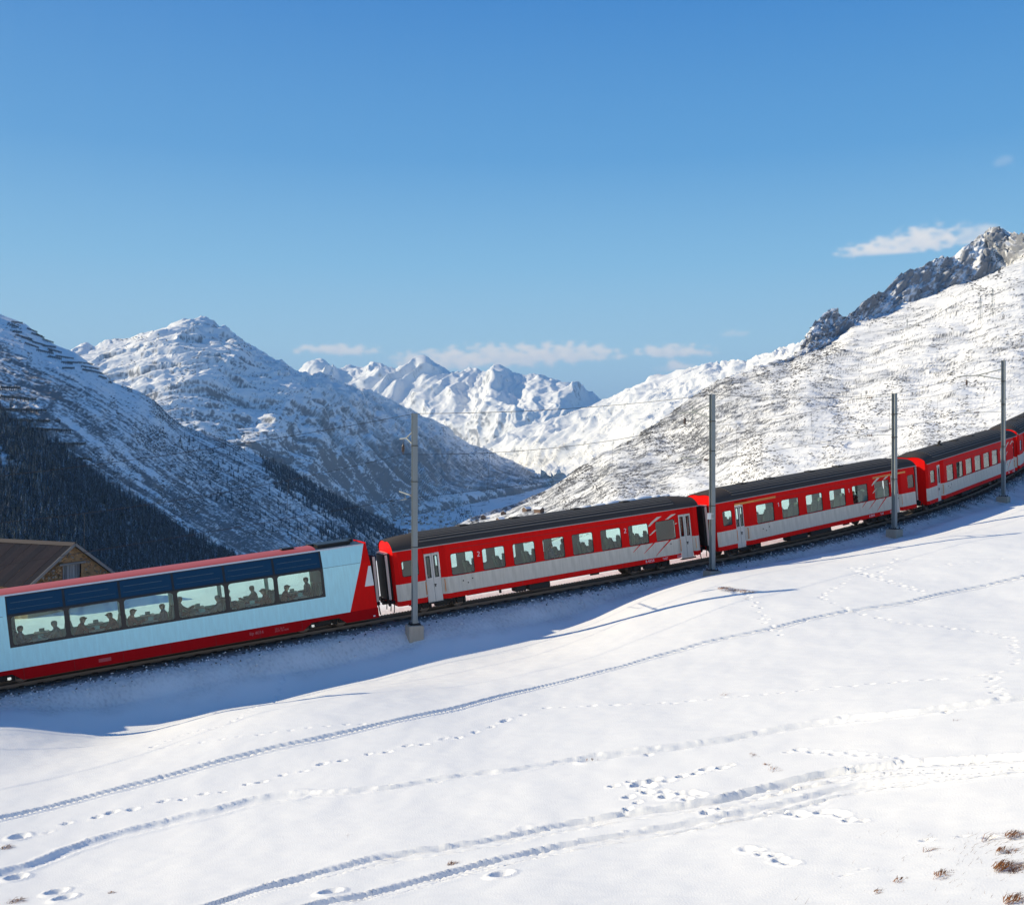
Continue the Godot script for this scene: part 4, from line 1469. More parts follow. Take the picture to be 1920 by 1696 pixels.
func stripe(sh: Shape, pts: Array, w0: float, w1: float, z: float) -> void:
	for k in pts.size() - 1:
		var a := Vector2(pts[k][0], pts[k][1])
		var b := Vector2(pts[k + 1][0], pts[k + 1][1])
		var wa := lerpf(w0, w1, float(k) / (pts.size() - 1))
		var wb := lerpf(w0, w1, float(k + 1) / (pts.size() - 1))
		sh.quad(Vector3(a.x - wa * 0.5, a.y, z), Vector3(a.x + wa * 0.5, a.y, z), Vector3(b.x + wb * 0.5, b.y, z), Vector3(b.x - wb * 0.5, b.y, z), Vector3.BACK)

func end_wall(t: Node3D, half: float, s: float, m: Material) -> void:
	var sh := Shape.new()
	var n := 24
	for k in n:
		var z0 := 1.2 * (2.0 * k / n - 1.0)
		var z1 := 1.2 * (2.0 * (k + 1) / n - 1.0)
		var y0 := roof_height(absf(z0) / 1.345) - 0.20 * (1.0 - absf(z0) / 1.345) - 0.02
		var y1 := roof_height(absf(z1) / 1.345) - 0.20 * (1.0 - absf(z1) / 1.345) - 0.02
		sh.quad(Vector3(half * s, 0.6, z0), Vector3(half * s, 0.6, z1), Vector3(half * s, y1, z1), Vector3(half * s, y0, z0), Vector3(s, 0, 0))
	var e := part("end_wall", sh, m, t)
	var g := Shape.new()
	for k in 4:
		var x: float = (half + 0.05 + k * 0.09) * s
		g.soft_box(Vector3(x, 2.02, 0), Vector3(0.07, 2.25 - 0.06 * (k % 2), 1.25 - 0.06 * (k % 2)), 0.02)
	var gang := part("gangway", g, mats.rubber, t)
	var fr := Shape.new()
	for z in [-0.66, 0.66]:
		fr.box(Vector3((half + 0.2) * s, 2.0, z), Vector3(0.12, 2.2, 0.06))
	fr.box(Vector3((half + 0.2) * s, 3.17, 0), Vector3(0.2, 0.05, 1.35))
	part("frame", fr, mats.cream, gang)
	var c := Shape.new()
	c.box(Vector3((half + 0.2) * s, 0.72, 0), Vector3(0.5, 0.18, 0.25))
	for z in [-0.75, 0.75]:
		c.tube(Vector3((half - 0.05) * s, 0.78, z), Vector3((half + 0.28) * s, 0.78, z), 0.07, 0.07, 8)
		c.tube(Vector3((half + 0.28) * s, 0.78, z), Vector3((half + 0.33) * s, 0.78, z), 0.17, 0.17, 10)
	for z in [-0.4, 0.35, 0.95]:
		c.tube(Vector3((half + 0.1) * s, 0.75, z), Vector3((half + 0.16) * s, 0.3, z), 0.025, 0.025, 6)
	part("coupling", c, mats.under, t)

func coach(spec: Dictionary) -> Node3D:
	var t := thing("passenger_coach", spec.label, "train coach", spec.place, "coaches of the train")
	var half := 8.65
	var doors: Array = spec.doors
	var poly := [[-half, 1.19], [-half + 0.16, 1.31]]
	for d in doors:
		if d[0] < 0.0:
			poly.append_array([[d[0] - 0.12, 1.31], [d[0], 1.16], [d[1], 1.16], [d[1] + 0.28, 1.33]])
		else:
			poly.append_array([[d[0] - 0.28, 1.33], [d[0], 1.16], [d[1], 1.16], [d[1] + 0.12, 1.31]])
	poly.append_array([[half - 0.16, 1.31], [half, 1.19]])
	var wins: Array = spec.windows
	var holes := []
	for w in wins:
		holes.append([w[0], w[1], w[2] if w.size() > 2 else 1.68, 2.76, 0.09])
	holes.sort_custom(func(a, b): return a[0] < b[0])
	var up := Shape.new()
	side_ribbon(up, poly, 1.655, 3.27, holes)
	part("side_wall", up, mats.red, t)
	var band := Shape.new()
	side_ribbon(band, poly, 0.84, 1.655, [])
	part("waist_panel", band, mats.grey_band, t)
	var sk := Shape.new()
	side_ribbon(sk, poly, 0.60, 0.84, [])
	part("skirt", sk, mats.red, t)
	# the far side, seen through the windows
	var far := Shape.new()
	var fh := []
	for h in holes:
		if h[1] < 7.2:
			fh.append(h)
	wall_run(far, -half, half, 0.6, 3.27, -1.33, -1.0, fh)
	part("side_wall", far, mats.red, t)
	var lin_ := Shape.new()
	wall_run(lin_, -half, half, 1.0, 3.27, -1.30, 1.0, fh, 0.0)
	part("lining", lin_, mats.lining, t)
	var fl := Shape.new()
	fl.box(Vector3(0, 0.93, 0), Vector3(half * 2.0 - 0.1, 0.12, 2.3))
	part("floor", fl, mats.floor, t)
	for h in holes:
		var z := 1.33 if absf(h[0]) < 6.5 and h[1] < 7.3 else 1.31
		if h[1] < -6.9 or h[0] > 7.3:
			z = 1.31
		add_window(t, h, z, 1.0, mats.pane)
	for h in fh:
		add_window(t, h, -1.33, -1.0, mats.pane)
	for d in doors:
		add_door(t, d[0], d[1], 1.16)
	add_roof(t, half + 0.04, mats.roof)
	for v in spec.vents:
		var sh := Shape.new()
		sh.soft_box(Vector3(v, 3.95, 0.05), Vector3(0.45, 0.07, 0.5), 0.02)
		sh.box(Vector3(v, 3.89, 0.05), Vector3(0.3, 0.1, 0.35))
		part("roof_vent", sh, mats.under, t)
	end_wall(t, half, -1.0, mats.red)
	end_wall(t, half, 1.0, mats.red)
	add_bogie(t, -6.3)
	add_bogie(t, 5.6)
	for b in spec.boxes:
		var sh := Shape.new()
		sh.soft_box(Vector3((b[0] + b[1]) * 0.5, b[2], 0.85), Vector3(b[1] - b[0], b[3], 0.6), 0.04)
		part("equipment_box", sh, mats.under, t)
	var pipe := Shape.new()
	pipe.tube(Vector3(-5.0, 0.53, 0.9), Vector3(4.4, 0.53, 0.9), 0.03, 0.03, 6)
	pipe.box(Vector3(-3.2, 0.47, 0.9), Vector3(0.1, 0.24, 0.1))
	pipe.box(Vector3(2.2, 0.50, 0.9), Vector3(0.5, 0.14, 0.1))
	part("brake_pipe", pipe, mats.under, t)
	var seats := []
	for w in wins:
		if w[1] - w[0] > 1.0 and w[0] > -6.0 and w[1] < 7.3:
			var c: float = (w[0] + w[1]) * 0.5
			for z in [0.98, 0.46, -0.46, -0.98]:
				seats.append([c - spec.pitch * 0.5 + 0.36, z, 1.0])
				if spec.pitch > 1.9:
					seats.append([c + spec.pitch * 0.5 - 0.36, z, -1.0])
	add_seats(t, seats, 1.0, spec.get("seat", mats.seat))
	for n in spec.numbers:
		add_letters(t, n[0], n[1], 2.53, 1.331, 0.24, mats.print, "class_number")
	add_letters(t, spec.code, spec.code_x, 0.72, 1.331, 0.13, mats.print, "coach_number")
	for k in 2:
		add_letters(t, ["18 t  40 P", "R  11 t"][k], spec.code_x + 0.95 + k * 0.9, 0.745, 1.331, 0.06, mats.print)
		add_letters(t, ["17.9 m", "Br 80%"][k], spec.code_x + 0.95 + k * 0.9, 0.68, 1.331, 0.06, mats.print)
	# slanting livery stripes: pale on the red, red on the grey
	var o: float = spec.stripes
	var pale := Shape.new()
	stripe(pale, [[5.48 + o, 2.56], [5.75 + o, 2.76], [6.2 + o, 3.0]], 0.12, 0.3, 1.333)
	stripe(pale, [[6.62 + o, 2.79], [7.1 + o, 3.02]], 0.18, 0.3, 1.333)
	stripe(pale, [[5.5 + o, 2.08], [5.9 + o, 2.33]], 0.10, 0.16, 1.333)
	stripe(pale, [[7.14 + o, 2.46], [7.22 + o, 2.52]], 0.10, 0.12, 1.333)
	part("stripe", pale, mats.grey_band, t)
	var dark := Shape.new()
	stripe(dark, [[4.4 + o, 1.33], [4.62 + o, 1.5], [4.85 + o, 1.66]], 0.04, 0.10, 1.333)
	stripe(dark, [[5.05 + o, 1.17], [5.4 + o, 1.42], [5.72 + o, 1.65]], 0.04, 0.12, 1.333)
	stripe(dark, [[5.76 + o, 0.93], [6.2 + o, 1.28], [6.72 + o, 1.655]], 0.04, 0.14, 1.333)
	part("stripe", dark, mats.red, t)
	for k in spec.orange:
		var sh := Shape.new()
		sh.quad(Vector3(k[0], 2.96, 1.334), Vector3(k[1], 2.96, 1.334), Vector3(k[1], 3.07, 1.334), Vector3(k[0], 3.07, 1.334), Vector3.BACK)
		part("class_stripe", sh, mats.orange, t)
	var seam := Shape.new()
	for k in 8:
		var x: float = -5.0 + k * 1.45
		seam.box(Vector3(x, 0.72, 1.331), Vector3(0.012, 0.22, 0.004))
	seam.box(Vector3(0.0, 3.0, 1.332), Vector3(11.6, 0.014, 0.01))
	seam.box(Vector3(0.0, 1.655, 1.332), Vector3(11.6, 0.012, 0.01))
	seam.box(Vector3(0.0, 0.842, 1.332), Vector3(11.6, 0.01, 0.008))
	part("panel_seam", seam, mats.seam, t)
	var hooks := Shape.new()
	for k in [[-5.25, 1.35], [-4.75, 1.4], [-5.0, 1.22], [6.3, 1.36], [6.75, 1.45]]:
		hooks.soft_box(Vector3(k[0], k[1], 1.335), Vector3(0.06, 0.06, 0.03), 0.01)
	part("bolt", hooks, mats.under, t)
	return t

func build_train() -> void:
	var run := []
	for c in [-2.7502, 15.3774, 33.4993, 51.62]:
		run.append(rail_frame(c, 6.25))
	var pitch2 := 1.67
	var w2 := []
	for k in 8:
		w2.append([-5.79 + k * pitch2, -4.57 + k * pitch2])
	w2.append([-8.3, -7.45, 1.98])
	var second := coach({"label": "red and grey second class coach with snow on its roof, beside the pale blue coach", "place": run[0], "windows": w2, "doors": [[-7.1, -6.32], [7.45, 8.22]], "vents": [-4.55, -1.67, 1.9, 4.87], "boxes": [[-2.45, -1.85, 0.44, 0.3], [-1.7, -0.5, 0.42, 0.32]], "numbers": [["2", -4.3], ["2", 4.05]], "code": "B 4258", "code_x": 5.35, "stripes": 0.0, "orange": [], "pitch": pitch2})
	var w1 := []
	for k in 6:
		w1.append([-5.65 + k * 2.04, -4.25 + k * 2.04])
	w1.append([-8.23, -7.52, 1.93])
	w1.append([7.78, 8.42, 1.93])
	coach({"label": "red first class coach with orange stripes over its doors", "place": run[1], "windows": w1, "doors": [[-7.16, -6.51], [6.35, 7.0]], "vents": [-5.4, -3.1, 0.35, 2.9], "boxes": [[-2.96, -1.45, 0.42, 0.34], [-1.2, 0.6, 0.44, 0.3]], "numbers": [["1", -3.86], ["1", 2.2]], "code": "A 2074", "code_x": 4.1, "stripes": -1.15, "orange": [[-7.3, -4.05], [4.45, 7.6]], "pitch": 2.04, "seat": mats.seat_pale})
	var w3 := []
	for k in 8:
		w3.append([-5.44 + k * 1.72, -4.24 + k * 1.72])
	w3.append([-8.15, -7.4, 1.93])
	var spec := {"label": "red and grey coach on the curve with a horn on its roof", "place": run[2], "windows": w3, "doors": [[-6.94, -6.2], [8.0, 8.4]], "vents": [-3.4, -0.5, 2.6], "boxes": [[-2.5, -0.6, 0.42, 0.34]], "numbers": [], "code": "B 4271", "code_x": 5.6, "stripes": 0.5, "orange": [], "pitch": 1.72}
	var fourth := coach(spec)
	copy_of(fourth, "red coach cut off by the picture's edge, last in view up the line", run[3], "coaches of the train")
	# the horn stands on the roof of that coach only
	var horn := Shape.new()
	horn.box(Vector3(-3.3, 3.97, 0.1), Vector3(0.3, 0.12, 0.2))
	horn.tube(Vector3(-3.35, 4.0, 0.1), Vector3(-3.15, 4.2, 0.1), 0.05, 0.09, 8)
	horn.box(Vector3(-3.42, 4.08, 0.1), Vector3(0.1, 0.18, 0.1))
	part("horn", horn, mats.under, fourth)
	# snow left on the second coach's roof
	var snow := Shape.new()
	for k in [[2.6, 0.5, 0.10], [3.5, 0.45, 0.13], [4.3, 0.6, 0.16], [5.3, 0.7, 0.17], [6.2, 0.65, 0.18], [7.0, 0.5, 0.14], [7.6, 0.4, 0.10]]:
		var g := PackedVector3Array()
		for a in 7:
			for b in 13:
				var e := (a / 6.0) * PI * 0.5
				var r: float = cos(e)
				var bump := 1.0 + 0.2 * sin(b % 12 * 1.9 + k[0] * 3.0)
				var x: float = k[0] + cos(TAU * b / 12.0) * r * k[1] * bump
				var z: float = -0.42 + sin(TAU * b / 12.0) * r * 0.34 * bump
				g.append(Vector3(x, roof_height(absf(z) / 1.345) + 0.02 + sin(e) * k[2], z))
		snow.grid(g, 7, 13, Vector3.UP)
	var so := part("roof_snow", snow, mats.hill_snow, self)
	so.transform = run[0]
	tag(so, "ragged cushion of white snow lying on the far edge of the second class coach's roof", "snow", "", "stuff")
	panorama_coach()

# ------------------------------------------------------------------ the pale blue panorama coach
func pano_z(y: float) -> float:
	return 1.33 if y <= 2.98 else lerpf(1.33, 1.10, (y - 2.98) / 0.88)

func trapezoid(sh: Shape, y0: float, y1: float, l: Callable, r: Callable, lift := 0.0) -> void:
	sh.quad(Vector3(l.call(y0), y0, pano_z(y0) + lift), Vector3(r.call(y0), y0, pano_z(y0) + lift), Vector3(r.call(y1), y1, pano_z(y1) + lift), Vector3(l.call(y1), y1, pano_z(y1) + lift), Vector3.BACK)

func panorama_coach() -> void:
	var place := rail_frame(-21.4108, 6.5)
	var t := thing("panorama_coach", "pale blue and red panorama coach with six large windows and passengers inside", "train coach", place, "coaches of the train")
	var blue := Shape.new()
	var red := Shape.new()
	var tr := func(y): return 7.73 + (y - 0.77) * 0.3344
	var tl := func(y): return -8.0 + (y - 0.77) * 0.3636
	var er := func(y): return 9.09 - (y - 0.23) * 0.0624
	var el := func(y): return -9.98 + (y - 0.23) * 0.0624
	var wl := func(_y): return -6.70
	var wr := func(_y): return 6.64
	trapezoid(blue, 0.745, 1.65, tl, tr)
	for yy in [[1.65, 2.98], [2.98, 3.79]]:
		trapezoid(blue, yy[0], yy[1], tl, wl)
		trapezoid(blue, yy[0], yy[1], wr, tr)
	for yy in [[0.745, 1.65], [1.65, 2.98], [2.98, 3.86]]:
		trapezoid(red, yy[0], yy[1], tr, er)
		trapezoid(red, yy[0], yy[1], el, tl)
	part("side_wall", blue, mats.pale_blue, t)
	part("end_panel", red, mats.red, t)
	var top := Shape.new()
	trapezoid(top, 3.79, 3.86, tl, tr, 0.004)
	part("roof_edge", top, mats.white, t)
	var sk := Shape.new()
	for k in [[-9.98, -8.4, -8.4], [-6.36, 5.45, 0.0], [7.5, 9.09, 0.0]]:
		sk.quad(Vector3(k[0], 0.26, 1.33), Vector3(k[1], 0.26, 1.33), Vector3(k[1], 0.56, 1.33), Vector3(k[0], 0.56, 1.33), Vector3.BACK)
	sk.quad(Vector3(-9.98, 0.56, 1.33), Vector3(9.09, 0.56, 1.33), Vector3(9.09, 0.745, 1.33), Vector3(-9.98, 0.745, 1.33), Vector3.BACK)
	for k in [[5.45, 5.86], [-8.4, -8.0]]:
		sk.tri(Vector3(k[0], 0.26, 1.33), Vector3(k[1], 0.56, 1.33), Vector3(k[0], 0.56, 1.33), Vector3.BACK)
	for k in [[7.5, 7.15], [-6.36, -6.75]]:
		sk.tri(Vector3(k[0], 0.26, 1.33), Vector3(k[1], 0.56, 1.33), Vector3(k[0], 0.56, 1.33), Vector3.BACK)
	sk.quad(Vector3(-6.36, 0.26, 1.33), Vector3(5.45, 0.26, 1.33), Vector3(5.45, 0.26, 1.1), Vector3(-6.36, 0.26, 1.1), Vector3.DOWN)
	part("skirt", sk, mats.dark_red, t)
	# logo panel and seam
	var logo := Shape.new()
	logo.quad(Vector3(8.55, 1.83, 1.334), Vector3(9.0, 1.83, 1.334), Vector3(8.94, 2.78, 1.334), Vector3(8.82, 2.78, 1.334), Vector3.BACK)
	part("white_emblem", logo, mats.white, t)
	var seam := Shape.new()
	seam.box(Vector3(7.55, 2.99, 1.331), Vector3(1.8, 0.012, 0.008))
	seam.box(Vector3(-8.4, 2.99, 1.331), Vector3(3.1, 0.012, 0.008))
	for k in 7:
		seam.box(Vector3(-6.3 + k * 1.95, 0.5, 1.331), Vector3(0.01, 0.46, 0.006))
	part("panel_seam", seam, mats.rubber, t)
	# window band: a black frame with six low panes and six sloping ones above
	var holes := []
	for k in 6:
		holes.append([-6.56 + k * 2.212, -4.54 + k * 2.212, 1.74, 2.93, 0.13])
	var band := Shape.new()
	wall_run(band, -6.70, 6.64, 1.65, 2.98, 1.325, 1.0, holes, 0.06)
	for k in 7:
		var x := -6.70 + k * 2.215
		trapezoid(band, 2.98, 3.79, func(_y): return maxf(x - 0.05, -6.70), func(_y): return minf(x + 0.05, 6.64), 0.002)
	trapezoid(band, 2.98, 3.05, wl, wr, 0.003)
	trapezoid(band, 3.745, 3.79, wl, wr, 0.003)
	part("window_frame", band, mats.black, t)
	for k in 6:
		var h: Array = holes[k]
		var p := Shape.new()
		p.box(Vector3((h[0] + h[1]) * 0.5, (h[2] + h[3]) * 0.5, 1.285), Vector3(h[1] - h[0] + 0.04, h[3] - h[2] + 0.04, 0.008))
		part("pane", p, mats.pane_wide, t)
		var g := Shape.new()
		var x0 := -6.66 + k * 2.215
		trapezoid(g, 3.03, 3.76, func(_y): return x0, func(_y): return x0 + 2.15, -0.008)
		part("roof_pane", g, mats.roof_pane, t)
		var bl := Shape.new()
		bl.bar(Vector3(x0 + 0.15, 3.50, pano_z(3.50) + 0.0), Vector3(x0 + 1.75, 3.50, pano_z(3.50) + 0.0), 0.012, 0.03)
		bl.bar(Vector3(x0 + 0.1, 3.25, pano_z(3.25) + 0.0), Vector3(x0 + 2.0, 3.25, pano_z(3.25) + 0.0), 0.012, 0.02)
		part("blind_rail", bl, mats.blind, t)
	# far side
	var far := Shape.new()
	wall_run(far, -9.98, 9.0, -0.02, 2.98, -1.33, -1.0, holes, 0.06)
	part("side_wall", far, mats.pale_blue, t)
	var far2 := Shape.new()
	far2.quad(Vector3(-9.9, 2.98, -1.33), Vector3(8.95, 2.98, -1.33), Vector3(8.9, 3.86, -1.10), Vector3(-9.8, 3.86, -1.10), Vector3(0, 0, -1))
	part("roof_pane", far2, mats.roof_pane, t)
	for h in holes:
		var p := Shape.new()
		p.box(Vector3((h[0] + h[1]) * 0.5, (h[2] + h[3]) * 0.5, -1.285), Vector3(h[1] - h[0] + 0.04, h[3] - h[2] + 0.04, 0.008))
		part("pane", p, mats.pane_wide, t)
	var fl := Shape.new()
	fl.box(Vector3(-0.45, 0.98, 0), Vector3(18.8, 0.12, 2.5))
	part("floor", fl, mats.floor, t)
	# roof: a red strip over the windows, a dark well at the right end
	var roof := Shape.new()
	var g := PackedVector3Array()
	for x in [-9.75, -9.4, -3.0, 3.0, 6.45]:
		for j in 25:
			var a := 2.0 * j / 24.0 - 1.0
			var zz := 1.10 * a
			g.append(Vector3(x, 3.86 + 0.13 * pow(1.0 - pow(absf(a), 2.4), 0.7), zz))
	roof.grid(g, 5, 25, Vector3.UP)
	part("roof", roof, mats.red_roof, t)
	var well := Shape.new()
	well.box(Vector3(7.6, 3.86, 0), Vector3(2.3, 0.02, 2.16))
	well.box(Vector3(7.55, 3.93, -0.75), Vector3(2.2, 0.16, 0.5))
	well.box(Vector3(7.5, 3.95, 0.0), Vector3(1.6, 0.14, 0.8))
	part("roof_equipment", well, mats.black, t)
	var rb := Shape.new()
	rb.soft_box(Vector3(5.3, 4.03, 0.1), Vector3(0.6, 0.1, 0.5), 0.03)
	part("roof_vent", rb, mats.black, t)
	for s in [-1.0, 1.0]:
		var e := Shape.new()
		var x := 9.09 if s > 0 else -9.98
		var x2 := 8.86 if s > 0 else -9.75
		e.quad(Vector3(x, 0.3, -1.33), Vector3(x, 0.3, 1.33), Vector3(x - 0.16 * s, 2.98, 1.33), Vector3(x - 0.16 * s, 2.98, -1.33), Vector3(s, 0, 0))
		e.quad(Vector3(x - 0.16 * s, 2.98, -1.33), Vector3(x - 0.16 * s, 2.98, 1.33), Vector3(x2, 3.9, 1.10), Vector3(x2, 3.9, -1.10), Vector3(s, 0, 0))
		part("end_wall", e, mats.red, t)
		var gg := Shape.new()
		for k in 4:
			gg.soft_box(Vector3(x + (0.03 + k * 0.09) * s, 2.02, 0), Vector3(0.07, 2.25 - 0.06 * (k % 2), 1.25 - 0.06 * (k % 2)), 0.02)
		var gang := part("gangway", gg, mats.rubber, t)
		var fr := Shape.new()
		for z in [-0.66, 0.66]:
			fr.box(Vector3(x + 0.2 * s, 2.0, z), Vector3(0.12, 2.2, 0.06))
		part("frame", fr, mats.cream, gang)
		var c := Shape.new()
		c.box(Vector3(x + 0.2 * s, 0.72, 0), Vector3(0.5, 0.18, 0.25))
		for z in [-0.3, 0.4, 0.9]:
			c.tube(Vector3(x + 0.15 * s, 0.8, z), Vector3(x + 0.2 * s, 0.3, z), 0.03, 0.03, 6)
		part("coupling", c, mats.under, t)
	add_bogie(t, 6.48)
	add_bogie(t, -7.38)
	var belly := Shape.new()
	belly.box(Vector3(-0.45, 0.6, 0), Vector3(11.5, 0.55, 2.2))
	part("underframe", belly, mats.under, t)
	var lamp := Shape.new()
	lamp.soft_box(Vector3(8.86, 0.37, 1.33), Vector3(0.1, 0.07, 0.03), 0.01)
	part("marker_lamp", lamp, mats.print, t)
	add_letters(t, "Bp 4014", 3.3, 0.52, 1.331, 0.13, mats.faint_print, "coach_number")
	add_letters(t, "19 t  36 P", 4.35, 0.55, 1.331, 0.08, mats.faint_print)
	add_letters(t, "20 m  Br 80%", 4.45, 0.45, 1.331, 0.08, mats.faint_print)
	var grille := Shape.new()
	for k in 5:
		grille.box(Vector3(-3.15, 0.44 + k * 0.03, 1.332), Vector3(0.5, 0.014, 0.008))
	part("vent_grille", grille, mats.faint_print, t)
	# seats face each other over tables at every window
	var seats := []
	for k in 6:
		var c: float = (holes[k][0] + holes[k][1]) * 0.5
		for z in [-0.85, 0.85]:
			seats.append([c - 0.72, z, 1.0])
			seats.append([c + 0.72, z, -1.0])
			var tb := Shape.new()
			tb.soft_box(Vector3(c, 1.78, z * 1.05), Vector3(0.62, 0.04, 0.75), 0.015)
			tb.box(Vector3(c, 1.4, z * 1.2), Vector3(0.08, 0.72, 0.08))
			var tbl := part("table", tb, mats.table, t)
			var card := Shape.new()
			card.box(Vector3(c + 0.02, 1.88, z * 1.1), Vector3(0.22, 0.16, 0.03))
			part("menu_card", card, mats.card, tbl)
	add_seats(t, seats, 1.04, mats.seat)
	# the next coach of the same kind runs just outside the picture; its shadow falls into it
	copy_of(t, "second pale blue panorama coach, just outside the left edge", rail_frame(-41.2, 6.5), "coaches of the train")
	build_passengers(place, holes)

# ------------------------------------------------------------------ people
func figure(bones: Array, cell: float, palette: Array) -> ArrayMesh:
	# one continuous body: bones [from, to, r0, r1, colour index] joined with a smooth minimum and meshed as surface nets
	var lo := Vector3(9, 9, 9)
	var hi := -lo
	for b in bones:
		for k in 2:
			var r: float = b[2 + k] + 0.06
			lo = lo.min(b[k] - Vector3.ONE * r)
			hi = hi.max(b[k] + Vector3.ONE * r)
	var n := Vector3i((hi - lo) / cell) + Vector3i(2, 2, 2)
	var field := PackedFloat32Array()
	field.resize(n.x * n.y * n.z)
	field.fill(1.0)
	for b in bones:
		var a: Vector3 = b[0]
		var d: Vector3 = b[1] - b[0]
		var dd := maxf(d.length_squared(), 1e-6)
		var rmax: float = maxf(b[2], b[3]) + 0.07
		var p0 := Vector3i(((a.min(b[1]) - lo - Vector3.ONE * rmax) / cell).floor()).clamp(Vector3i.ZERO, n - Vector3i.ONE)
		var p1 := Vector3i(((a.max(b[1]) - lo + Vector3.ONE * rmax) / cell).ceil()).clamp(Vector3i.ZERO, n - Vector3i.ONE)
		for z in range(p0.z, p1.z + 1):
			for y in range(p0.y, p1.y + 1):
				for x in range(p0.x, p1.x + 1):
					var q := lo + Vector3(x, y, z) * cell
					var t := clampf((q - a).dot(d) / dd, 0.0, 1.0)
					var dist: float = (q - a - d * t).length() - lerpf(b[2], b[3], t)
					var o := (z * n.y + y) * n.x + x
					var f := field[o]
					var h := clampf(0.5 + 0.5 * (f - dist) / 0.03, 0.0, 1.0)
					field[o] = lerpf(f, dist, h) - 0.03 * h * (1.0 - h)
	var sh := Shape.new()
	sh.tinted = true
	var index := {}
	for z in n.z - 1:
		for y in n.y - 1:
			for x in n.x - 1:
				var o := (z * n.y + y) * n.x + x
				var inside := 0
				var sum := Vector3.ZERO
				var cuts := 0
				var val := [field[o], field[o + 1], field[o + n.x], field[o + n.x + 1], field[o + n.x * n.y], field[o + n.x * n.y + 1], field[o + n.x * n.y + n.x], field[o + n.x * n.y + n.x + 1]]
				for k in 8:
					if val[k] < 0.0:
						inside += 1
				if inside == 0 or inside == 8:
					continue
				for e in [[0, 1], [2, 3], [4, 5], [6, 7], [0, 2], [1, 3], [4, 6], [5, 7], [0, 4], [1, 5], [2, 6], [3, 7]]:
					if (val[e[0]] < 0.0) != (val[e[1]] < 0.0):
						var t: float = val[e[0]] / (val[e[0]] - val[e[1]])
						var pa := Vector3(e[0] & 1, (e[0] >> 1) & 1, e[0] >> 2)
						var pb := Vector3(e[1] & 1, (e[1] >> 1) & 1, e[1] >> 2)
						sum += pa.lerp(pb, t)
						cuts += 1
				var p := lo + (Vector3(x, y, z) + sum / cuts) * cell
				index[o] = sh.v.size()
				sh.v.append(p)
				var g := Vector3(val[1] + val[3] + val[5] + val[7] - val[0] - val[2] - val[4] - val[6], val[2] + val[3] + val[6] + val[7] - val[0] - val[1] - val[4] - val[5], val[4] + val[5] + val[6] + val[7] - val[0] - val[1] - val[2] - val[3])
				sh.n.append(g.normalized())
				var best := 1e9
				var tone := 0
				for b in bones:
					var d: Vector3 = b[1] - b[0]
					var t := clampf((p - b[0]).dot(d) / maxf(d.length_squared(), 1e-6), 0.0, 1.0)
					var dist: float = (p - b[0] - d * t).length() - lerpf(b[2], b[3], t)
					if dist < best:
						best = dist
						tone = b[4]
				sh.c.append(palette[tone])
	for z in range(1, n.z - 1):
		for y in range(1, n.y - 1):
			for x in range(1, n.x - 1):
				var o := (z * n.y + y) * n.x + x
				var s0 := field[o] < 0.0
				for ax in 3:
					var step: int = [1, n.x, n.x * n.y][ax]
					if (field[o + step] < 0.0) == s0:
						continue
					var u: int = [n.x, n.x * n.y, 1][ax]
					var w: int = [n.x * n.y, 1, n.x][ax]
					if not (index.has(o) and index.has(o - u) and index.has(o - w) and index.has(o - u - w)):
						continue
					var a: int = index[o]
					var b: int = index[o - u]
					var c: int = index[o - u - w]
					var d: int = index[o - w]
					if s0:
						sh.i.append_array([a, b, c, a, c, d])
					else:
						sh.i.append_array([a, c, b, a, d, c])
	# clockwise seen from outside
	for k in range(0, sh.i.size(), 3):
		var a := sh.v[sh.i[k]]
		var nn := (sh.v[sh.i[k + 1]] - a).cross(sh.v[sh.i[k + 2]] - a)
		if nn.dot(sh.n[sh.i[k]] + sh.n[sh.i[k + 1]] + sh.n[sh.i[k + 2]]) > 0.0:
			var t := sh.i[k + 1]
			sh.i[k + 1] = sh.i[k + 2]
			sh.i[k + 2] = t
	return sh.mesh()

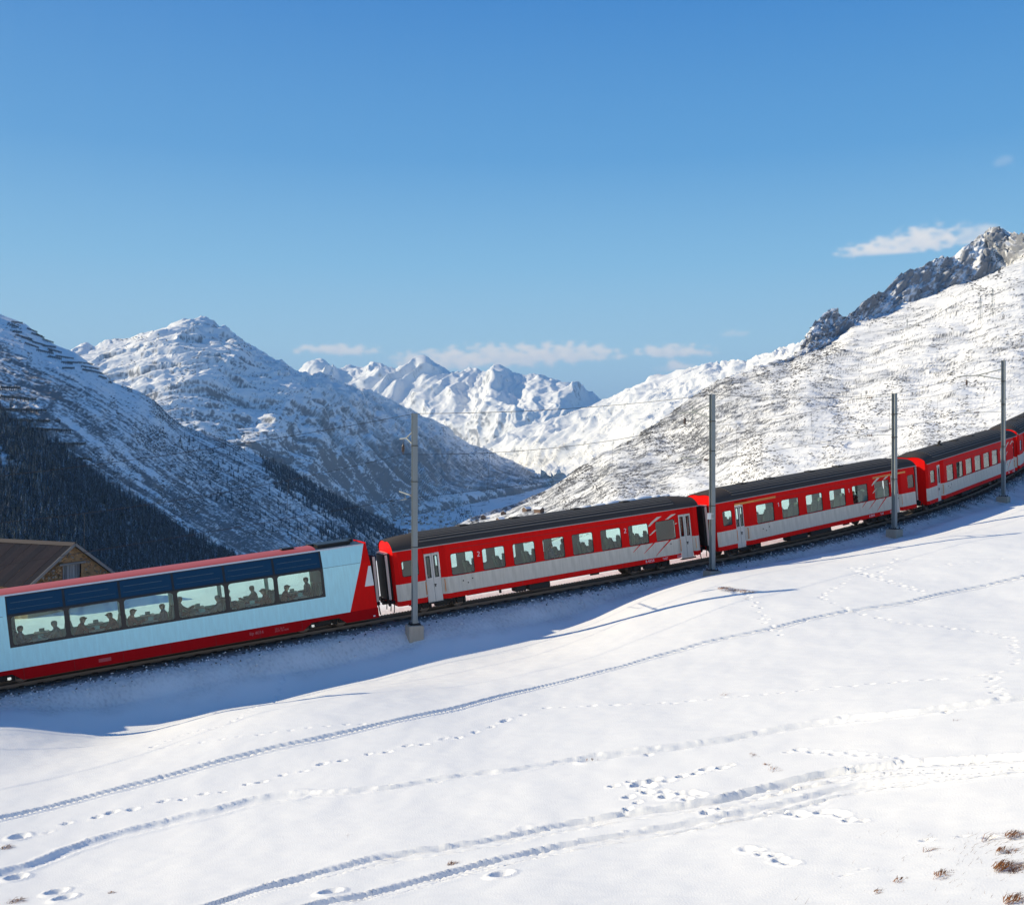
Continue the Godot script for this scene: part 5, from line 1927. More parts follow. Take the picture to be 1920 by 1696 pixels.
func seated_bones(lean: float, reach: float, hat := false) -> Array:
	# sitting, facing +x; colours: 0 skin, 1 top, 2 trousers, 3 hair, 4 shoes
	var hip := Vector3(-0.08, 0.56, 0)
	var chest := hip + Vector3(sin(lean) * 0.36, cos(lean) * 0.36, 0)
	var neck := chest + Vector3(sin(lean) * 0.17, cos(lean) * 0.17, 0)
	var head := neck + Vector3(0.03 + lean * 0.05, 0.135, 0)
	var b := [
		[hip + Vector3(0, 0, -0.07), hip + Vector3(0, 0, 0.07), 0.125, 0.125, 2],
		[hip + Vector3(0, 0.08, 0), chest, 0.15, 0.165, 1],
		[chest + Vector3(0, 0.04, -0.15), chest + Vector3(0, 0.04, 0.15), 0.10, 0.10, 1],
		[chest + Vector3(0, 0.08, 0), neck + Vector3(0, 0.02, 0), 0.11, 0.07, 1],
		[neck, head, 0.062, 0.068, 0],
		[head + Vector3(0.0, -0.03, 0), head + Vector3(0.0, 0.04, 0), 0.085, 0.095, 0],
		[head + Vector3(0.09, -0.01, 0), head + Vector3(0.105, -0.02, 0), 0.018, 0.014, 0],
		[head + Vector3(-0.025, 0.05, 0), head + Vector3(0.02, 0.065, 0), 0.10, 0.09, 3],
		[head + Vector3(-0.05, -0.02, 0), head + Vector3(-0.045, 0.05, 0), 0.085, 0.095, 3],
	]
	if hat:
		b.append([head + Vector3(0.02, 0.07, 0), head + Vector3(0.15, 0.06, 0), 0.05, 0.03, 3])
	for s in [-1.0, 1.0]:
		var sho := chest + Vector3(0, 0.05, 0.18 * s)
		var elb := sho + Vector3(0.10 + reach * 0.3, -0.27, 0.05 * s)
		var hand := elb + Vector3(0.24, 0.03 + reach * 0.12, -0.10 * s)
		var knee := hip + Vector3(0.44, -0.01, 0.10 * s)
		var foot := Vector3(knee.x + 0.02, 0.08, knee.z)
		b.append_array([[sho, elb, 0.075, 0.058, 1], [elb, hand, 0.055, 0.04, 1], [hand, hand + Vector3(0.07, 0.0, -0.02 * s), 0.034, 0.028, 0], [hand + Vector3(0.05, 0.02, 0), hand + Vector3(0.10, 0.04, 0.015 * s), 0.014, 0.012, 0],
			[hip + Vector3(0.02, 0, 0.09 * s), knee, 0.09, 0.062, 2], [knee, foot, 0.058, 0.042, 2], [foot, foot + Vector3(0.14, -0.03, 0), 0.045, 0.035, 4]])
	return b

func build_passengers(place: Transform3D, holes: Array) -> void:
	var skin := Color(0.42, 0.25, 0.18)
	var looks := [[skin, Color(0.10, 0.12, 0.16), Color(0.03, 0.035, 0.05), Color(0.03, 0.02, 0.015), Color(0.02, 0.02, 0.02)], [skin, Color(0.20, 0.06, 0.05), Color(0.05, 0.05, 0.06), Color(0.10, 0.06, 0.03), Color(0.02, 0.02, 0.02)], [skin, Color(0.25, 0.24, 0.22), Color(0.04, 0.05, 0.09), Color(0.25, 0.24, 0.23), Color(0.03, 0.02, 0.02)]]
	var models := []
	for k in 3:
		models.append(figure(seated_bones([0.05, 0.32, 0.18][k], [0.0, 0.5, 0.9][k], k == 1), 0.026, looks[k]))
	# window, place along it from its middle, side, facing, model, raise, words
	var who := [[0, -0.70, 0.80, 1, 0, "dark jacket sitting upright, left in the leftmost wide window"], [0, 0.62, 0.80, -1, 2, "pale jumper holding something up, right in the leftmost wide window"], [1, -0.62, 0.80, 1, 1, "peaked cap leaning forward, left in the second wide window"], [1, 0.70, 0.80, -1, 1, "peaked cap bent over the table, right in the second wide window"], [2, -0.80, 0.80, 1, 1, "peaked cap at the left end of the third wide window"], [2, 0.52, 0.80, -1, 0, "dark jacket leaning in, right in the third wide window"], [3, -0.80, -0.72, 1, 2, "pale jumper at the left end of the fourth wide window"], [3, 0.78, 0.80, -1, 2, "pale jumper at the right end of the fourth wide window"], [4, -0.78, -0.72, 1, 0, "dark jacket at the left end of the fifth wide window"], [4, 0.36, -0.72, -1, 2, "pale jumper at the far side of the fifth wide window's table"], [4, 0.70, 0.80, -1, 1, "red top, right in the fifth wide window"], [5, -0.66, 0.80, 1, 1, "red top bent over the table, left in the rightmost wide window"], [5, 0.66, -0.72, -1, 0, "dark jacket on the far side, right in the rightmost wide window"]]
	for w in who:
		var c: float = (holes[w[0]][0] + holes[w[0]][1]) * 0.5
		var o := MeshInstance3D.new()
		o.name = numbered("person")
		o.mesh = models[w[4]]
		o.material_override = mats.tint
		add_child(o)
		o.transform = place * Transform3D(Basis(Vector3.UP, 0.0 if w[3] > 0 else PI), Vector3(c + w[1], 1.07, w[2]))
		tag(o, "passenger in " + w[5], "person", "passengers in the panorama coach")
	var coach2 := rail_frame(-2.7502, 6.25)
	for w in [[-0.05, 0.72, 1, "passenger with dark hair seated in the fourth window of the second class coach"], [1.35, -0.72, 1, "passenger seated by the far windows, fifth window of the second class coach"]]:
		var o := MeshInstance3D.new()
		o.name = numbered("person")
		o.mesh = models[0]
		o.material_override = mats.tint
		add_child(o)
		o.transform = coach2 * Transform3D(Basis(Vector3.UP, 0.0 if w[2] > 0 else PI), Vector3(w[0], 1.02, w[1]))
		tag(o, w[3], "person", "passengers in the red coaches")
	var coach3 := rail_frame(15.3774, 6.25)
	var red := MeshInstance3D.new()
	red.name = numbered("person")
	red.mesh = models[1]
	red.material_override = mats.tint
	add_child(red)
	red.transform = coach3 * Transform3D(Basis(Vector3.UP, PI), Vector3(3.35, 1.02, 0.75))
	tag(red, "passenger in a red top in the fifth window of the first class coach", "person", "passengers in the red coaches")

# ------------------------------------------------------------------ poles and wires
var mast_heads := []

func mast(where: Vector3, base_y: float, top_y: float, s: float, arms: Array, label: String) -> Node3D:
	var fr := rail_frame(s)
	var turn := Basis(Vector3(fr.basis.x.x, 0, fr.basis.x.z).normalized(), Vector3.UP, Vector3(fr.basis.z.x, 0, fr.basis.z.z).normalized())
	var t := thing("catenary_mast", label, "railway mast", Transform3D(turn, Vector3(where.x, base_y, where.z)), "masts along the line")
	var h := top_y - base_y
	var post := Shape.new()
	for z in [-0.11, 0.11]:
		post.box(Vector3(0, h * 0.5 + 0.06, z), Vector3(0.24, h - 0.06, 0.018))
	post.box(Vector3(0, h * 0.5 + 0.06, 0), Vector3(0.012, h - 0.06, 0.202))
	part("post", post, mats.galvanised, t)
	var plate := Shape.new()
	plate.box(Vector3(0, 0.045, 0), Vector3(0.5, 0.03, 0.5))
	for x in [-0.2, 0.2]:
		for z in [-0.2, 0.2]:
			plate.tube(Vector3(x, 0.0, z), Vector3(x, 0.17, z), 0.016, 0.016, 6)
			plate.tube(Vector3(x, 0.06, z), Vector3(x, 0.1, z), 0.032, 0.032, 6)
	part("base_plate", plate, mats.under, t)
	var foot := Shape.new()
	foot.soft_box(Vector3(0, -0.47, 0), Vector3(0.72, 0.98, 0.72), 0.03)
	part("foundation", foot, mats.concrete, t)
	for y in [h * 0.37, h * 0.68, h * 0.85]:
		var cl := Shape.new()
		cl.box(Vector3(0, y, 0), Vector3(0.29, 0.035, 0.27))
		part("clamp", cl, mats.under, t)
	for a in arms:
		# [kind, height over base, reach]
		var y: float = a[1]
		var r: float = a[2]
		var sh := Shape.new()
		var iz := Shape.new()
		if a[0] == "bracket":
			sh.tube(Vector3(0, y + 0.33, -0.12), Vector3(0, y, -r * 0.55), 0.038, 0.038, 8)
			sh.tube(Vector3(0, y - 0.38, -0.12), Vector3(0, y, -r * 0.55), 0.038, 0.038, 8)
			sh.tube(Vector3(0, y, -r * 0.5), Vector3(0, y - 0.02, -r), 0.036, 0.036, 8)
			iz.lathe(Vector3(0, y - 0.78, -r * 0.78), [[0.012, 0.0], [0.03, 0.12], [0.085, 0.16], [0.05, 0.22], [0.09, 0.28], [0.05, 0.34], [0.085, 0.40], [0.04, 0.46], [0.012, 0.52], [0.012, 0.78]], 10)
		elif a[0] == "steady":
			sh.tube(Vector3(0, y, -0.12), Vector3(0, y, -0.45), 0.03, 0.03, 8)
			sh.tube(Vector3(0, y, -0.6), Vector3(0, y + 0.13, -r), 0.034, 0.034, 8)
			sh.tube(Vector3(0, y + 0.07, -r * 0.6), Vector3(0, y - 0.2, -r * 0.62), 0.014, 0.014, 6)
			sh.tube(Vector3(0, y - 0.2, -r * 0.5), Vector3(0, y - 0.3, -r * 0.95), 0.014, 0.014, 6)
			iz.tube(Vector3(0, y, -0.38), Vector3(0, y + 0.01, -0.66), 0.06, 0.06, 8)
		else:
			sh.tube(Vector3(0, y, -0.12), Vector3(0, y - 0.02, -r), 0.018, 0.018, 6)
			iz.lathe(Vector3(0, y - 0.01, -r * 0.6), [[0.02, -0.2], [0.055, -0.14], [0.03, -0.07], [0.055, 0.0], [0.03, 0.07], [0.055, 0.14], [0.02, 0.2]], 8, Vector3(0, 0, -1))
		var am := part("arm", sh, mats.galvanised, t)
		part("insulator", iz, mats.insulator, am)
	return t

func wire(label: String, pts: PackedVector3Array, sag: float, r := 0.012) -> void:
	var run := PackedVector3Array()
	for k in pts.size() - 1:
		for j in 12:
			var u := j / 12.0
			var p := pts[k].lerp(pts[k + 1], u)
			p.y -= sag * 4.0 * u * (1.0 - u)
			run.append(p)
	run.append(pts[-1])
	var sh := Shape.new()
	sh.line(run, r, 5)
	tag(part("overhead_wire", sh, mats.wire, self), label, "overhead wire", "wires above the line")

func build_poles() -> void:
	# place (x, distance), foot height, top height, place along the line
	var spots := [[-22.75, 39.65, -10.25, -0.95, -31.0], [-4.6, 47.66, -7.82, 2.14, -11.0], [10.74, 54.15, -5.98, 3.46, 5.5], [23.23, 61.33, -4.25, 3.98, 19.5], [34.6, 71.09, -2.63, 6.94, 34.0]]
	var arms := [[["bracket", 8.2, 2.6], ["steady", 5.7, 2.6]], [["bracket", 8.85, 2.5], ["steady", 6.1, 2.6]], [["bracket", 8.6, 3.2], ["steady", 5.95, 2.8]], [["stay", 8.1, 2.9], ["stay", 5.75, 2.9]], [["bracket", 8.65, 3.2], ["stay", 6.0, 3.0]]]
	var label := ["grey mast beyond the left edge whose shadow lies on the snow", "tallest grey steel mast, by the second class coach's left door", "grey steel mast with a small white plate, between the second and first class coaches", "short grey steel mast in front of the first class coach's right end", "rightmost grey steel mast with a long bracket, in front of the coach on the curve"]
	var head := []
	for k in 5:
		var p: Array = spots[k]
		var t := mast(Vector3(p[0], 0, -p[1]), p[2], p[3], p[4], arms[k], label[k])
		head.append(t)
		if k == 2:
			var pl := Shape.new()
			pl.soft_box(Vector3(-0.28, 2.95, 0.12), Vector3(0.24, 0.34, 0.02), 0.004)
			part("plate", pl, mats.white, t)
			var br := Shape.new()
			br.box(Vector3(-0.1, 3.08, 0.11), Vector3(0.2, 0.025, 0.02))
			br.box(Vector3(-0.1, 2.82, 0.11), Vector3(0.2, 0.025, 0.02))
			part("plate_bracket", br, mats.white, t)
	var contact := PackedVector3Array()
	var carrier := PackedVector3Array()
	var feeder := PackedVector3Array()
	for k in 5:
		var t: Node3D = head[k]
		var a: Array = arms[k]
		var drop := 0.25 if a[1][0] == "steady" else 0.02
		contact.append(t.transform * Vector3(0, a[1][1] - drop, -a[1][2] * 0.92))
		carrier.append(t.transform * Vector3(0, a[0][1] - (0.78 if a[0][0] == "bracket" else 0.02), -a[0][2] * (0.78 if a[0][0] == "bracket" else 0.98)))
		feeder.append(t.transform * Vector3(0.0, spots[k][3] - spots[k][2] + 0.02, 0.0))
	# on to masts out of view at both ends
	for w in [contact, carrier, feeder]:
		w.insert(0, w[0] + (rail_at(-48.0) - rail_at(-31.0)))
		w.append(w[-1] + (rail_at(52.0) - rail_at(34.0)))
	wire("contact wire above the train, lowest of the wires", contact, 0.05)
	wire("carrier wire above the contact wire", carrier, 0.45)
	wire("feeder wire running from mast top to mast top", feeder, 0.25)
	var count := 0
	for k in contact.size() - 1:
		for u in [0.28, 0.72]:
			var a := contact[k].lerp(contact[k + 1], u)
			var b := carrier[k].lerp(carrier[k + 1], u)
			a.y -= 0.05 * 4.0 * u * (1.0 - u)
			b.y -= 0.45 * 4.0 * u * (1.0 - u)
			var sh := Shape.new()
			sh.tube(a, b, 0.007, 0.007, 5)
			tag(part("dropper_wire", sh, mats.wire, self), "%s thin upright dropper wire from the left, under the carrier wire" % ORDINAL[count], "dropper", "droppers between the wires")
			count += 1

# ------------------------------------------------------------------ the barn behind the train
func build_barn() -> void:
	# x along the gable (to the right and away), y up, z out of the gable wall (towards the camera's right)
	var g := Vector3(0.44, 0, -0.90).normalized()
	var out := Vector3(0.90, 0, 0.44).normalized()
	var peak := at(135, 1017.5, 62.0)
	var ground_y := -10.4
	var h := peak.y - ground_y
	var t := thing("stone_barn", "old stone barn with a rusty ribbed roof, behind the pale blue coach", "barn", Transform3D(Basis(g, Vector3.UP, out), Vector3(peak.x, ground_y, peak.z)))
	var pitch := 0.695
	var half := 3.15
	var long := 9.5
	var ey := h - pitch * half - 0.12
	var stone := tinted(0.95)
	stone.heightmap_enabled = true
	stone.heightmap_texture = grain_map
	stone.heightmap_scale = 4.0
	stone.uv1_triplanar = true
	stone.uv1_scale = Vector3(0.8, 0.8, 0.8)
	# walls of small rubble stones set in brown mortar
	var wall := Shape.new()
	wall.tinted = true
	wall.tint = Color(0.36, 0.22, 0.115)
	var dl := -0.70
	var dr := 0.67
	var dtop := h - 1.32
	wall.quad(Vector3(-half, 0, 0), Vector3(dl, 0, 0), Vector3(dl, ey, 0), Vector3(-half, ey, 0), Vector3.BACK)
	wall.quad(Vector3(dr, 0, 0), Vector3(half, 0, 0), Vector3(half, ey, 0), Vector3(dr, ey, 0), Vector3.BACK)
	var yat := func(x): return h - 0.12 - pitch * absf(x)
	wall.quad(Vector3(-half, ey, 0), Vector3(dl, ey, 0), Vector3(dl, yat.call(dl), 0), Vector3(-half, ey, 0), Vector3.BACK)
	wall.tri(Vector3(-half, ey, 0), Vector3(dl, ey, 0), Vector3(dl, yat.call(dl), 0), Vector3.BACK)
	wall.tri(Vector3(dr, ey, 0), Vector3(half, ey, 0), Vector3(dr, yat.call(dr), 0), Vector3.BACK)
	wall.quad(Vector3(dl, dtop, 0), Vector3(dr, dtop, 0), Vector3(dr, yat.call(dr), 0), Vector3(dl, yat.call(dl), 0), Vector3.BACK)
	wall.tri(Vector3(dl, yat.call(dl), 0), Vector3(dr, yat.call(dr), 0), Vector3(0, h - 0.12, 0), Vector3.BACK)
	for s in [-1.0, 1.0]:
		wall.quad(Vector3(half * s, 0, 0), Vector3(half * s, 0, -long), Vector3(half * s, ey, -long), Vector3(half * s, ey, 0), Vector3(s, 0, 0))
	wall.quad(Vector3(-half, 0, -long), Vector3(half, 0, -long), Vector3(half, ey, -long), Vector3(-half, ey, -long), Vector3.FORWARD)
	wall.tri(Vector3(-half, ey, -long), Vector3(half, ey, -long), Vector3(0, h - 0.12, -long), Vector3.FORWARD)
	var wn := part("wall", wall, stone, t)
	var rubble := Shape.new()
	rubble.tinted = true
	for k in 900:
		var x := rng.randf_range(-half + 0.1, half - 0.1)
		var y := rng.randf_range(h * 0.35, h - 0.3)
		if y > yat.call(x) - 0.12 or (x > dl - 0.12 and x < dr + 0.12 and y < dtop + 0.2):
			continue
		var w := rng.randf_range(0.06, 0.17)
		var tone := rng.randf_range(0.6, 1.5)
		rubble.tint = Color(0.32, 0.20, 0.11) * tone if rng.randf() < 0.7 else Color(0.22, 0.19, 0.16) * tone
		rubble.soft_box(Vector3(x, y, 0.012), Vector3(w, w * rng.randf_range(0.5, 0.9), rng.randf_range(0.03, 0.08)), 0.012, Basis(Vector3.BACK, rng.randf_range(-0.3, 0.3)))
	tag(part("rubble_stone", rubble, stone, wn), "", "", "", "stuff")
	var hole := Shape.new()
	hole.tube(Vector3(-0.28, h - 0.68, 0.0), Vector3(-0.28, h - 0.68, 0.02), 0.11, 0.11, 10)
	part("vent_hole", hole, mats.black, t)
	# door: two leaves of upright planks under a heavy lintel
	var wood := tinted(0.95)
	var door := Node3D.new()
	door.name = "door"
	t.add_child(door)
	for k in 7:
		var pl := Shape.new()
		pl.tinted = true
		var gr := rng.randf_range(0.12, 0.24)
		pl.tint = Color(gr, gr, gr * 1.02)
		var w := (dr - dl) / 7.0
		pl.soft_box(Vector3(dl + (k + 0.5) * w, dtop * 0.5 + (rng.randf_range(-0.06, 0.0) if k < 3 else 0.0), -0.12 + rng.randf_range(0, 0.02)), Vector3(w - 0.02, dtop, 0.04), 0.008)
		part("plank", pl, wood, door)
	var back := Shape.new()
	back.box(Vector3((dl + dr) * 0.5, dtop * 0.5, -0.25), Vector3(dr - dl, dtop, 0.04))
	part("dark_gap", back, mats.black, door)
	var lintel := Shape.new()
	lintel.tinted = true
	lintel.tint = Color(0.17, 0.165, 0.16)
	lintel.soft_box(Vector3(-0.02, dtop + 0.06, 0.03), Vector3(1.95, 0.14, 0.16), 0.02, Basis(Vector3.BACK, 0.02))
	part("lintel", lintel, wood, t)
	# ribbed sheets on the roof, each its own part, in a few tones of rust
	var tones := []
	for k in 5:
		tones.append(plain([0.036, 0.048, 0.030, 0.056, 0.040][k], [0.026, 0.031, 0.025, 0.034, 0.026][k], [0.027, 0.030, 0.028, 0.031, 0.025][k], 0.8))
	var run := half + 0.32
	var sheets := 14
	for s in [-1.0, 1.0]:
		for k in sheets:
			var sh := Shape.new()
			var z0 := 0.28 - k * (long + 0.5) / sheets
			var z1 := 0.28 - (k + 1) * (long + 0.5) / sheets
			var gp := PackedVector3Array()
			var nz := 36
			for r in 3:
				var f := r / 2.0
				for j in nz + 1:
					var z := lerpf(z0, z1, float(j) / nz)
					var wave := 0.02 * sin(j * TAU / 6.0)
					gp.append(Vector3(s * run * f, h - pitch * run * f + wave + 0.015 * (k % 2), z))
			sh.grid(gp, 3, nz + 1, Vector3(s * 0.5, 1, 0))
			part("roof_sheet", sh, tones[(k * 3 + (k / 3)) % 5], t)
	var ridge := Shape.new()
	for s in [-1.0, 1.0]:
		ridge.quad(Vector3(0, h + 0.05, 0.3), Vector3(s * 0.3, h - 0.3 * pitch + 0.055, 0.3), Vector3(s * 0.3, h - 0.3 * pitch + 0.055, -long - 0.24), Vector3(0, h + 0.05, -long - 0.24), Vector3(s * 0.5, 1, 0))
	part("ridge_cap", ridge, tones[0], t)
	for s in [-1.0, 1.0]:
		var vb := Shape.new()
		vb.tinted = true
		vb.tint = Color(0.19, 0.18, 0.17)
		vb.bar(Vector3(0, h - 0.07, 0.26), Vector3(s * run, h - 0.07 - pitch * run, 0.26), 0.05, 0.17)
		part("bargeboard", vb, wood, t)

# ------------------------------------------------------------------ trees, houses, fences, grass
func conifer(seed_of: int, height: float) -> ArrayMesh:
	var r := RandomNumberGenerator.new()
	r.seed = seed_of
	var sh := Shape.new()
	sh.tinted = true
	sh.tint = Color(0.06, 0.045, 0.035)
	sh.tube(Vector3.ZERO, Vector3(0, height * 0.9, 0), height * 0.018, height * 0.004, 5, false)
	var tiers := 9
	for k in tiers:
		var f := float(k) / tiers
		var y := height * (0.10 + 0.82 * f)
		var rad := height * 0.20 * (1.0 - f * 0.88) * r.randf_range(0.8, 1.15)
		var arms := 8
		var turn := r.randf() * TAU
		for j in arms:
			var a := turn + TAU * (j + r.randf_range(-0.3, 0.3)) / arms
			var d := Vector3(cos(a), 0, sin(a))
			var side := Vector3(-d.z, 0, d.x)
			var len_ := rad * r.randf_range(0.65, 1.15)
			var tip := Vector3(0, y - len_ * 0.42, 0) + d * len_
			var root := Vector3(0, y + height * 0.07, 0)
			var w := len_ * 0.33
			var mid := root.lerp(tip, 0.6)
			var snow := r.randf()
			sh.tint = Color(0.024, 0.036, 0.036) * r.randf_range(0.7, 1.5) if snow < 0.5 else Color(0.17, 0.19, 0.23) * r.randf_range(0.6, 1.4)
			sh.tri(root, mid + side * w, tip, Vector3(d.x, 1, d.z))
			sh.tint = Color(0.022, 0.033, 0.034) * r.randf_range(0.7, 1.5)
			sh.tri(root, mid - side * w, tip, Vector3(d.x, 1, d.z))
	sh.tint = Color(0.03, 0.04, 0.035)
	sh.tube(Vector3(0, height * 0.86, 0), Vector3(0, height, 0), height * 0.018, 0.0, 5, false)
	return sh.mesh()

func inside(p: Vector2, poly: Array) -> bool:
	var hit := false
	var j := poly.size() - 1
	for k in poly.size():
		if (poly[k][1] > p.y) != (poly[j][1] > p.y) and p.x < (poly[j][0] - poly[k][0]) * (p.y - poly[k][1]) / (poly[j][1] - poly[k][1]) + poly[k][0]:
			hit = not hit
		j = k
	return hit

func land_at(name_of: String, px: float, py: float) -> Vector3:
	# the point of a mountain side nearest to a spot of the photograph
	var l: Dictionary = lofts[name_of]
	var want := Vector2(px, py)
	var best := 1e9
	var o := 0
	var n: int = l.px.size()
	for k in range(0, n, 1):
		var d: float = want.distance_squared_to(l.px[k])
		if d < best:
			best = d
			o = k
	return l.p[o]

func forest(called: String, label: String, land: String, polys: Array, models: Array, share: float, size0: float, size1: float) -> void:
	var l: Dictionary = lofts[land]
	var sets := []
	for m in models:
		sets.append([])
	var nu: int = l.nu
	var edge := FastNoiseLite.new()
	edge.seed = 5
	edge.frequency = 0.03
	for j in range(0, l.nv - 1):
		for q in range(0, nu - 1):
			var o: int = j * nu + q
			var c: Vector2 = l.px[o]
			if c.x < -40.0 or c.x > 1960.0:
				continue
			var ragged := Vector2(edge.get_noise_2d(c.x * 3.0, c.y * 3.0), edge.get_noise_2d(c.x * 3.0 + 500.0, c.y * 3.0)) * 16.0
			for poly in polys:
				if inside(c + ragged, poly[0]):
					var keep: float = share * poly[1] * clampf(1.0 + edge.get_noise_2d(c.x, c.y) * 0.7, 0.5, 1.4)
					while keep > 0.0:
						if rng.randf() < keep:
							var p: Vector3 = l.p[o].lerp(l.p[o + 1], rng.randf()).lerp(l.p[o + nu], rng.randf())
							var s := rng.randf_range(size0, size1)
							sets[rng.randi() % models.size()].append(Transform3D(Basis(Vector3.UP, rng.randf() * TAU).scaled(Vector3(s * 1.05, s, s * 1.05)), p - Vector3(0, 0.4, 0)))
						keep -= 1.0
					break
	for k in models.size():
		var mm := MultiMesh.new()
		mm.transform_format = MultiMesh.TRANSFORM_3D
		mm.use_colors = true
		mm.mesh = models[k]
		mm.instance_count = sets[k].size()
		for q in sets[k].size():
			var frost := rng.randf_range(0.55, 1.5) if rng.randf() < 0.8 else rng.randf_range(1.6, 3.0)
			mm.set_instance_color(q, Color(frost, frost * 1.02, frost * 1.08))
			mm.set_instance_transform(q, sets[k][q])
		var o := MultiMeshInstance3D.new()
		o.name = numbered(called)
		o.multimesh = mm
		o.material_override = mats.tint
		add_child(o)
		tag(o, label, "forest", called.replace("_", " ") + " masses", "stuff")

func build_small_things() -> void:
	var trees := [conifer(1, 10.0), conifer(2, 10.0), conifer(3, 10.0), conifer(4, 10.0)]
	# the dark forest at the foot of the shaded mountain, and the one along its crest
	var low := [[0, 772], [12, 790], [30, 800], [60, 812], [95, 832], [120, 850], [150, 870], [178, 898], [215, 925], [250, 945], [290, 968], [320, 990], [360, 1015], [400, 1035], [440, 1050], [500, 1075], [560, 1110], [600, 1180], [-60, 1200], [-60, 760]]
	var gap := [[[-10, 835], [8, 838], [14, 865], [45, 880], [40, 890], [-10, 880]]]
	forest("conifer_forest", "dark snow dusted conifer forest covering the foot of the shaded mountain", "shaded_mountain", [[gap[0], 0.0], [low, 1.0]], trees, 0.34, 0.8, 1.8)
	forest("crest_forest", "dark conifer wood along the shaded mountain's lower crest above the coaches", "shaded_mountain", [[[[490, 858], [530, 868], [580, 900], [640, 930], [700, 965], [790, 1020], [760, 1040], [700, 1010], [640, 985], [600, 965], [560, 935], [520, 925], [500, 890]], 1.0], [[[600, 985], [660, 1000], [740, 1045], [700, 1060], [640, 1040], [590, 1010]], 0.35], [[[330, 800], [480, 850], [620, 960], [740, 1040], [560, 1030], [420, 960], [340, 880]], 0.035]], trees, 0.28, 0.8, 1.6)
	forest("valley_wood", "dark woods beside the village in the valley", "valley_floor", [[[[830, 955], [870, 950], [905, 962], [915, 985], [880, 992], [850, 985]], 1.0], [[[735, 945], [770, 942], [790, 955], [760, 962]], 0.5], [[[860, 940], [960, 925], [1000, 905], [1010, 912], [960, 935], [900, 945]], 0.12]], trees, 0.16, 1.2, 2.0)
	# single trees that stand apart above the forest
	var lone := [[18, 770], [70, 818], [104, 838], [126, 852], [158, 872], [184, 898], [196, 908], [224, 926], [232, 934], [262, 948], [300, 972], [330, 992], [345, 1002], [372, 1014], [402, 1032], [424, 1040], [450, 1050], [478, 868], [600, 912], [548, 884], [655, 945], [470, 900], [455, 872], [440, 860], [520, 950], [548, 968], [575, 1000], [610, 1005], [35, 885], [12, 868]]
	lone.sort_custom(func(a, b): return a[0] < b[0])
	for k in lone.size():
		var p := land_at("shaded_mountain", lone[k][0], lone[k][1])
		var o := part("conifer_tree", trees[k % 4], mats.tint, self)
		var s := rng.randf_range(0.9, 1.5)
		o.transform = Transform3D(Basis(Vector3.UP, rng.randf() * TAU).scaled(Vector3(s, s, s)), p - Vector3(0, 0.3, 0))
		tag(o, "%s conifer from the left among those standing apart from the forests" % ORDINAL[k], "tree", "single conifers at the forest edges")
	build_scrub()
	build_village()
	build_barriers()
	build_pylons()
	build_grass()

func build_scrub() -> void:
	# low bushes and boulders that stick out of the snow on the slopes, in loose swarms
	for spec in [["sunny_mountain", 15000, 0.0021, "dark bushes and boulders sticking out of the snow all over the sunny slope"], ["shaded_mountain", 9000, 0.0018, "leafless bushes sticking out of the snow on the shaded mountainside"], ["pointed_mountain", 6000, 0.0015, "dark rocks and bushes scattered over the pointed mountain's flanks"]]:
		var l: Dictionary = lofts[spec[0]]
		var clump := Shape.new()
		clump.tinted = true
		var r := RandomNumberGenerator.new()
		r.seed = 17
		for k in 5:
			var c := Vector3(r.randf_range(-0.6, 0.6), r.randf_range(0.0, 0.25), r.randf_range(-0.6, 0.6))
			var size := r.randf_range(0.3, 0.6)
			var g := PackedVector3Array()
			for j in 4:
				for q in 6:
					var e := PI * (j / 3.0 - 0.5)
					var a := TAU * q / 5.0
					var w := 1.0 + 0.3 * sin(q % 5 * 2.7 + j * 1.9 + k)
					g.append(c + Vector3(cos(e) * cos(a) * w, sin(e) * 0.8, cos(e) * sin(a) * w) * size)
			clump.grid(g, 4, 6, c, true)
		var n := FastNoiseLite.new()
		n.noise_type = FastNoiseLite.TYPE_SIMPLEX_SMOOTH
		n.seed = 23
		n.frequency = 1.0
		n.fractal_octaves = 3
		var mm := MultiMesh.new()
		mm.transform_format = MultiMesh.TRANSFORM_3D
		mm.use_colors = true
		mm.mesh = clump.mesh()
		mm.instance_count = spec[1]
		var placed := 0
		var tries := 0
		var total: int = l.p.size() - l.nu - 1
		while placed < spec[1] and tries < spec[1] * 30:
			tries += 1
			var o := rng.randi() % total
			var c: Vector2 = l.px[o]
			if c.x < -30.0 or c.x > 1950.0 or c.y > 1010.0:
				continue
			var p: Vector3 = l.p[o].lerp(l.p[o + 1], rng.randf()).lerp(l.p[o + l.nu], rng.randf())
			var far := p.length()
			var d := n.get_noise_3dv(p * Vector3(1, 1, 0.3) / (far * 0.05)) + 0.6 * n.get_noise_3dv(p * Vector3(1, 1, 0.3) / (far * 0.014))
			if d < rng.randf_range(0.0, 0.45):
				continue
			var s: float = far * spec[2] * rng.randf_range(0.3, 1.0) * rng.randf_range(0.5, 1.0)
			mm.set_instance_transform(placed, Transform3D(Basis(Vector3.UP, rng.randf() * TAU).scaled(Vector3(s, s * rng.randf_range(0.5, 0.9), s)), p))
			var t := rng.randf_range(0.07, 0.17)
			mm.set_instance_color(placed, Color(t, t * 0.97, t * 0.98))
			placed += 1
		mm.visible_instance_count = placed
		var o2 := MultiMeshInstance3D.new()
		o2.name = numbered("scrub")
		o2.multimesh = mm
		o2.material_override = mats.tint
		add_child(o2)
		tag(o2, spec[3], "scrub", "", "stuff")

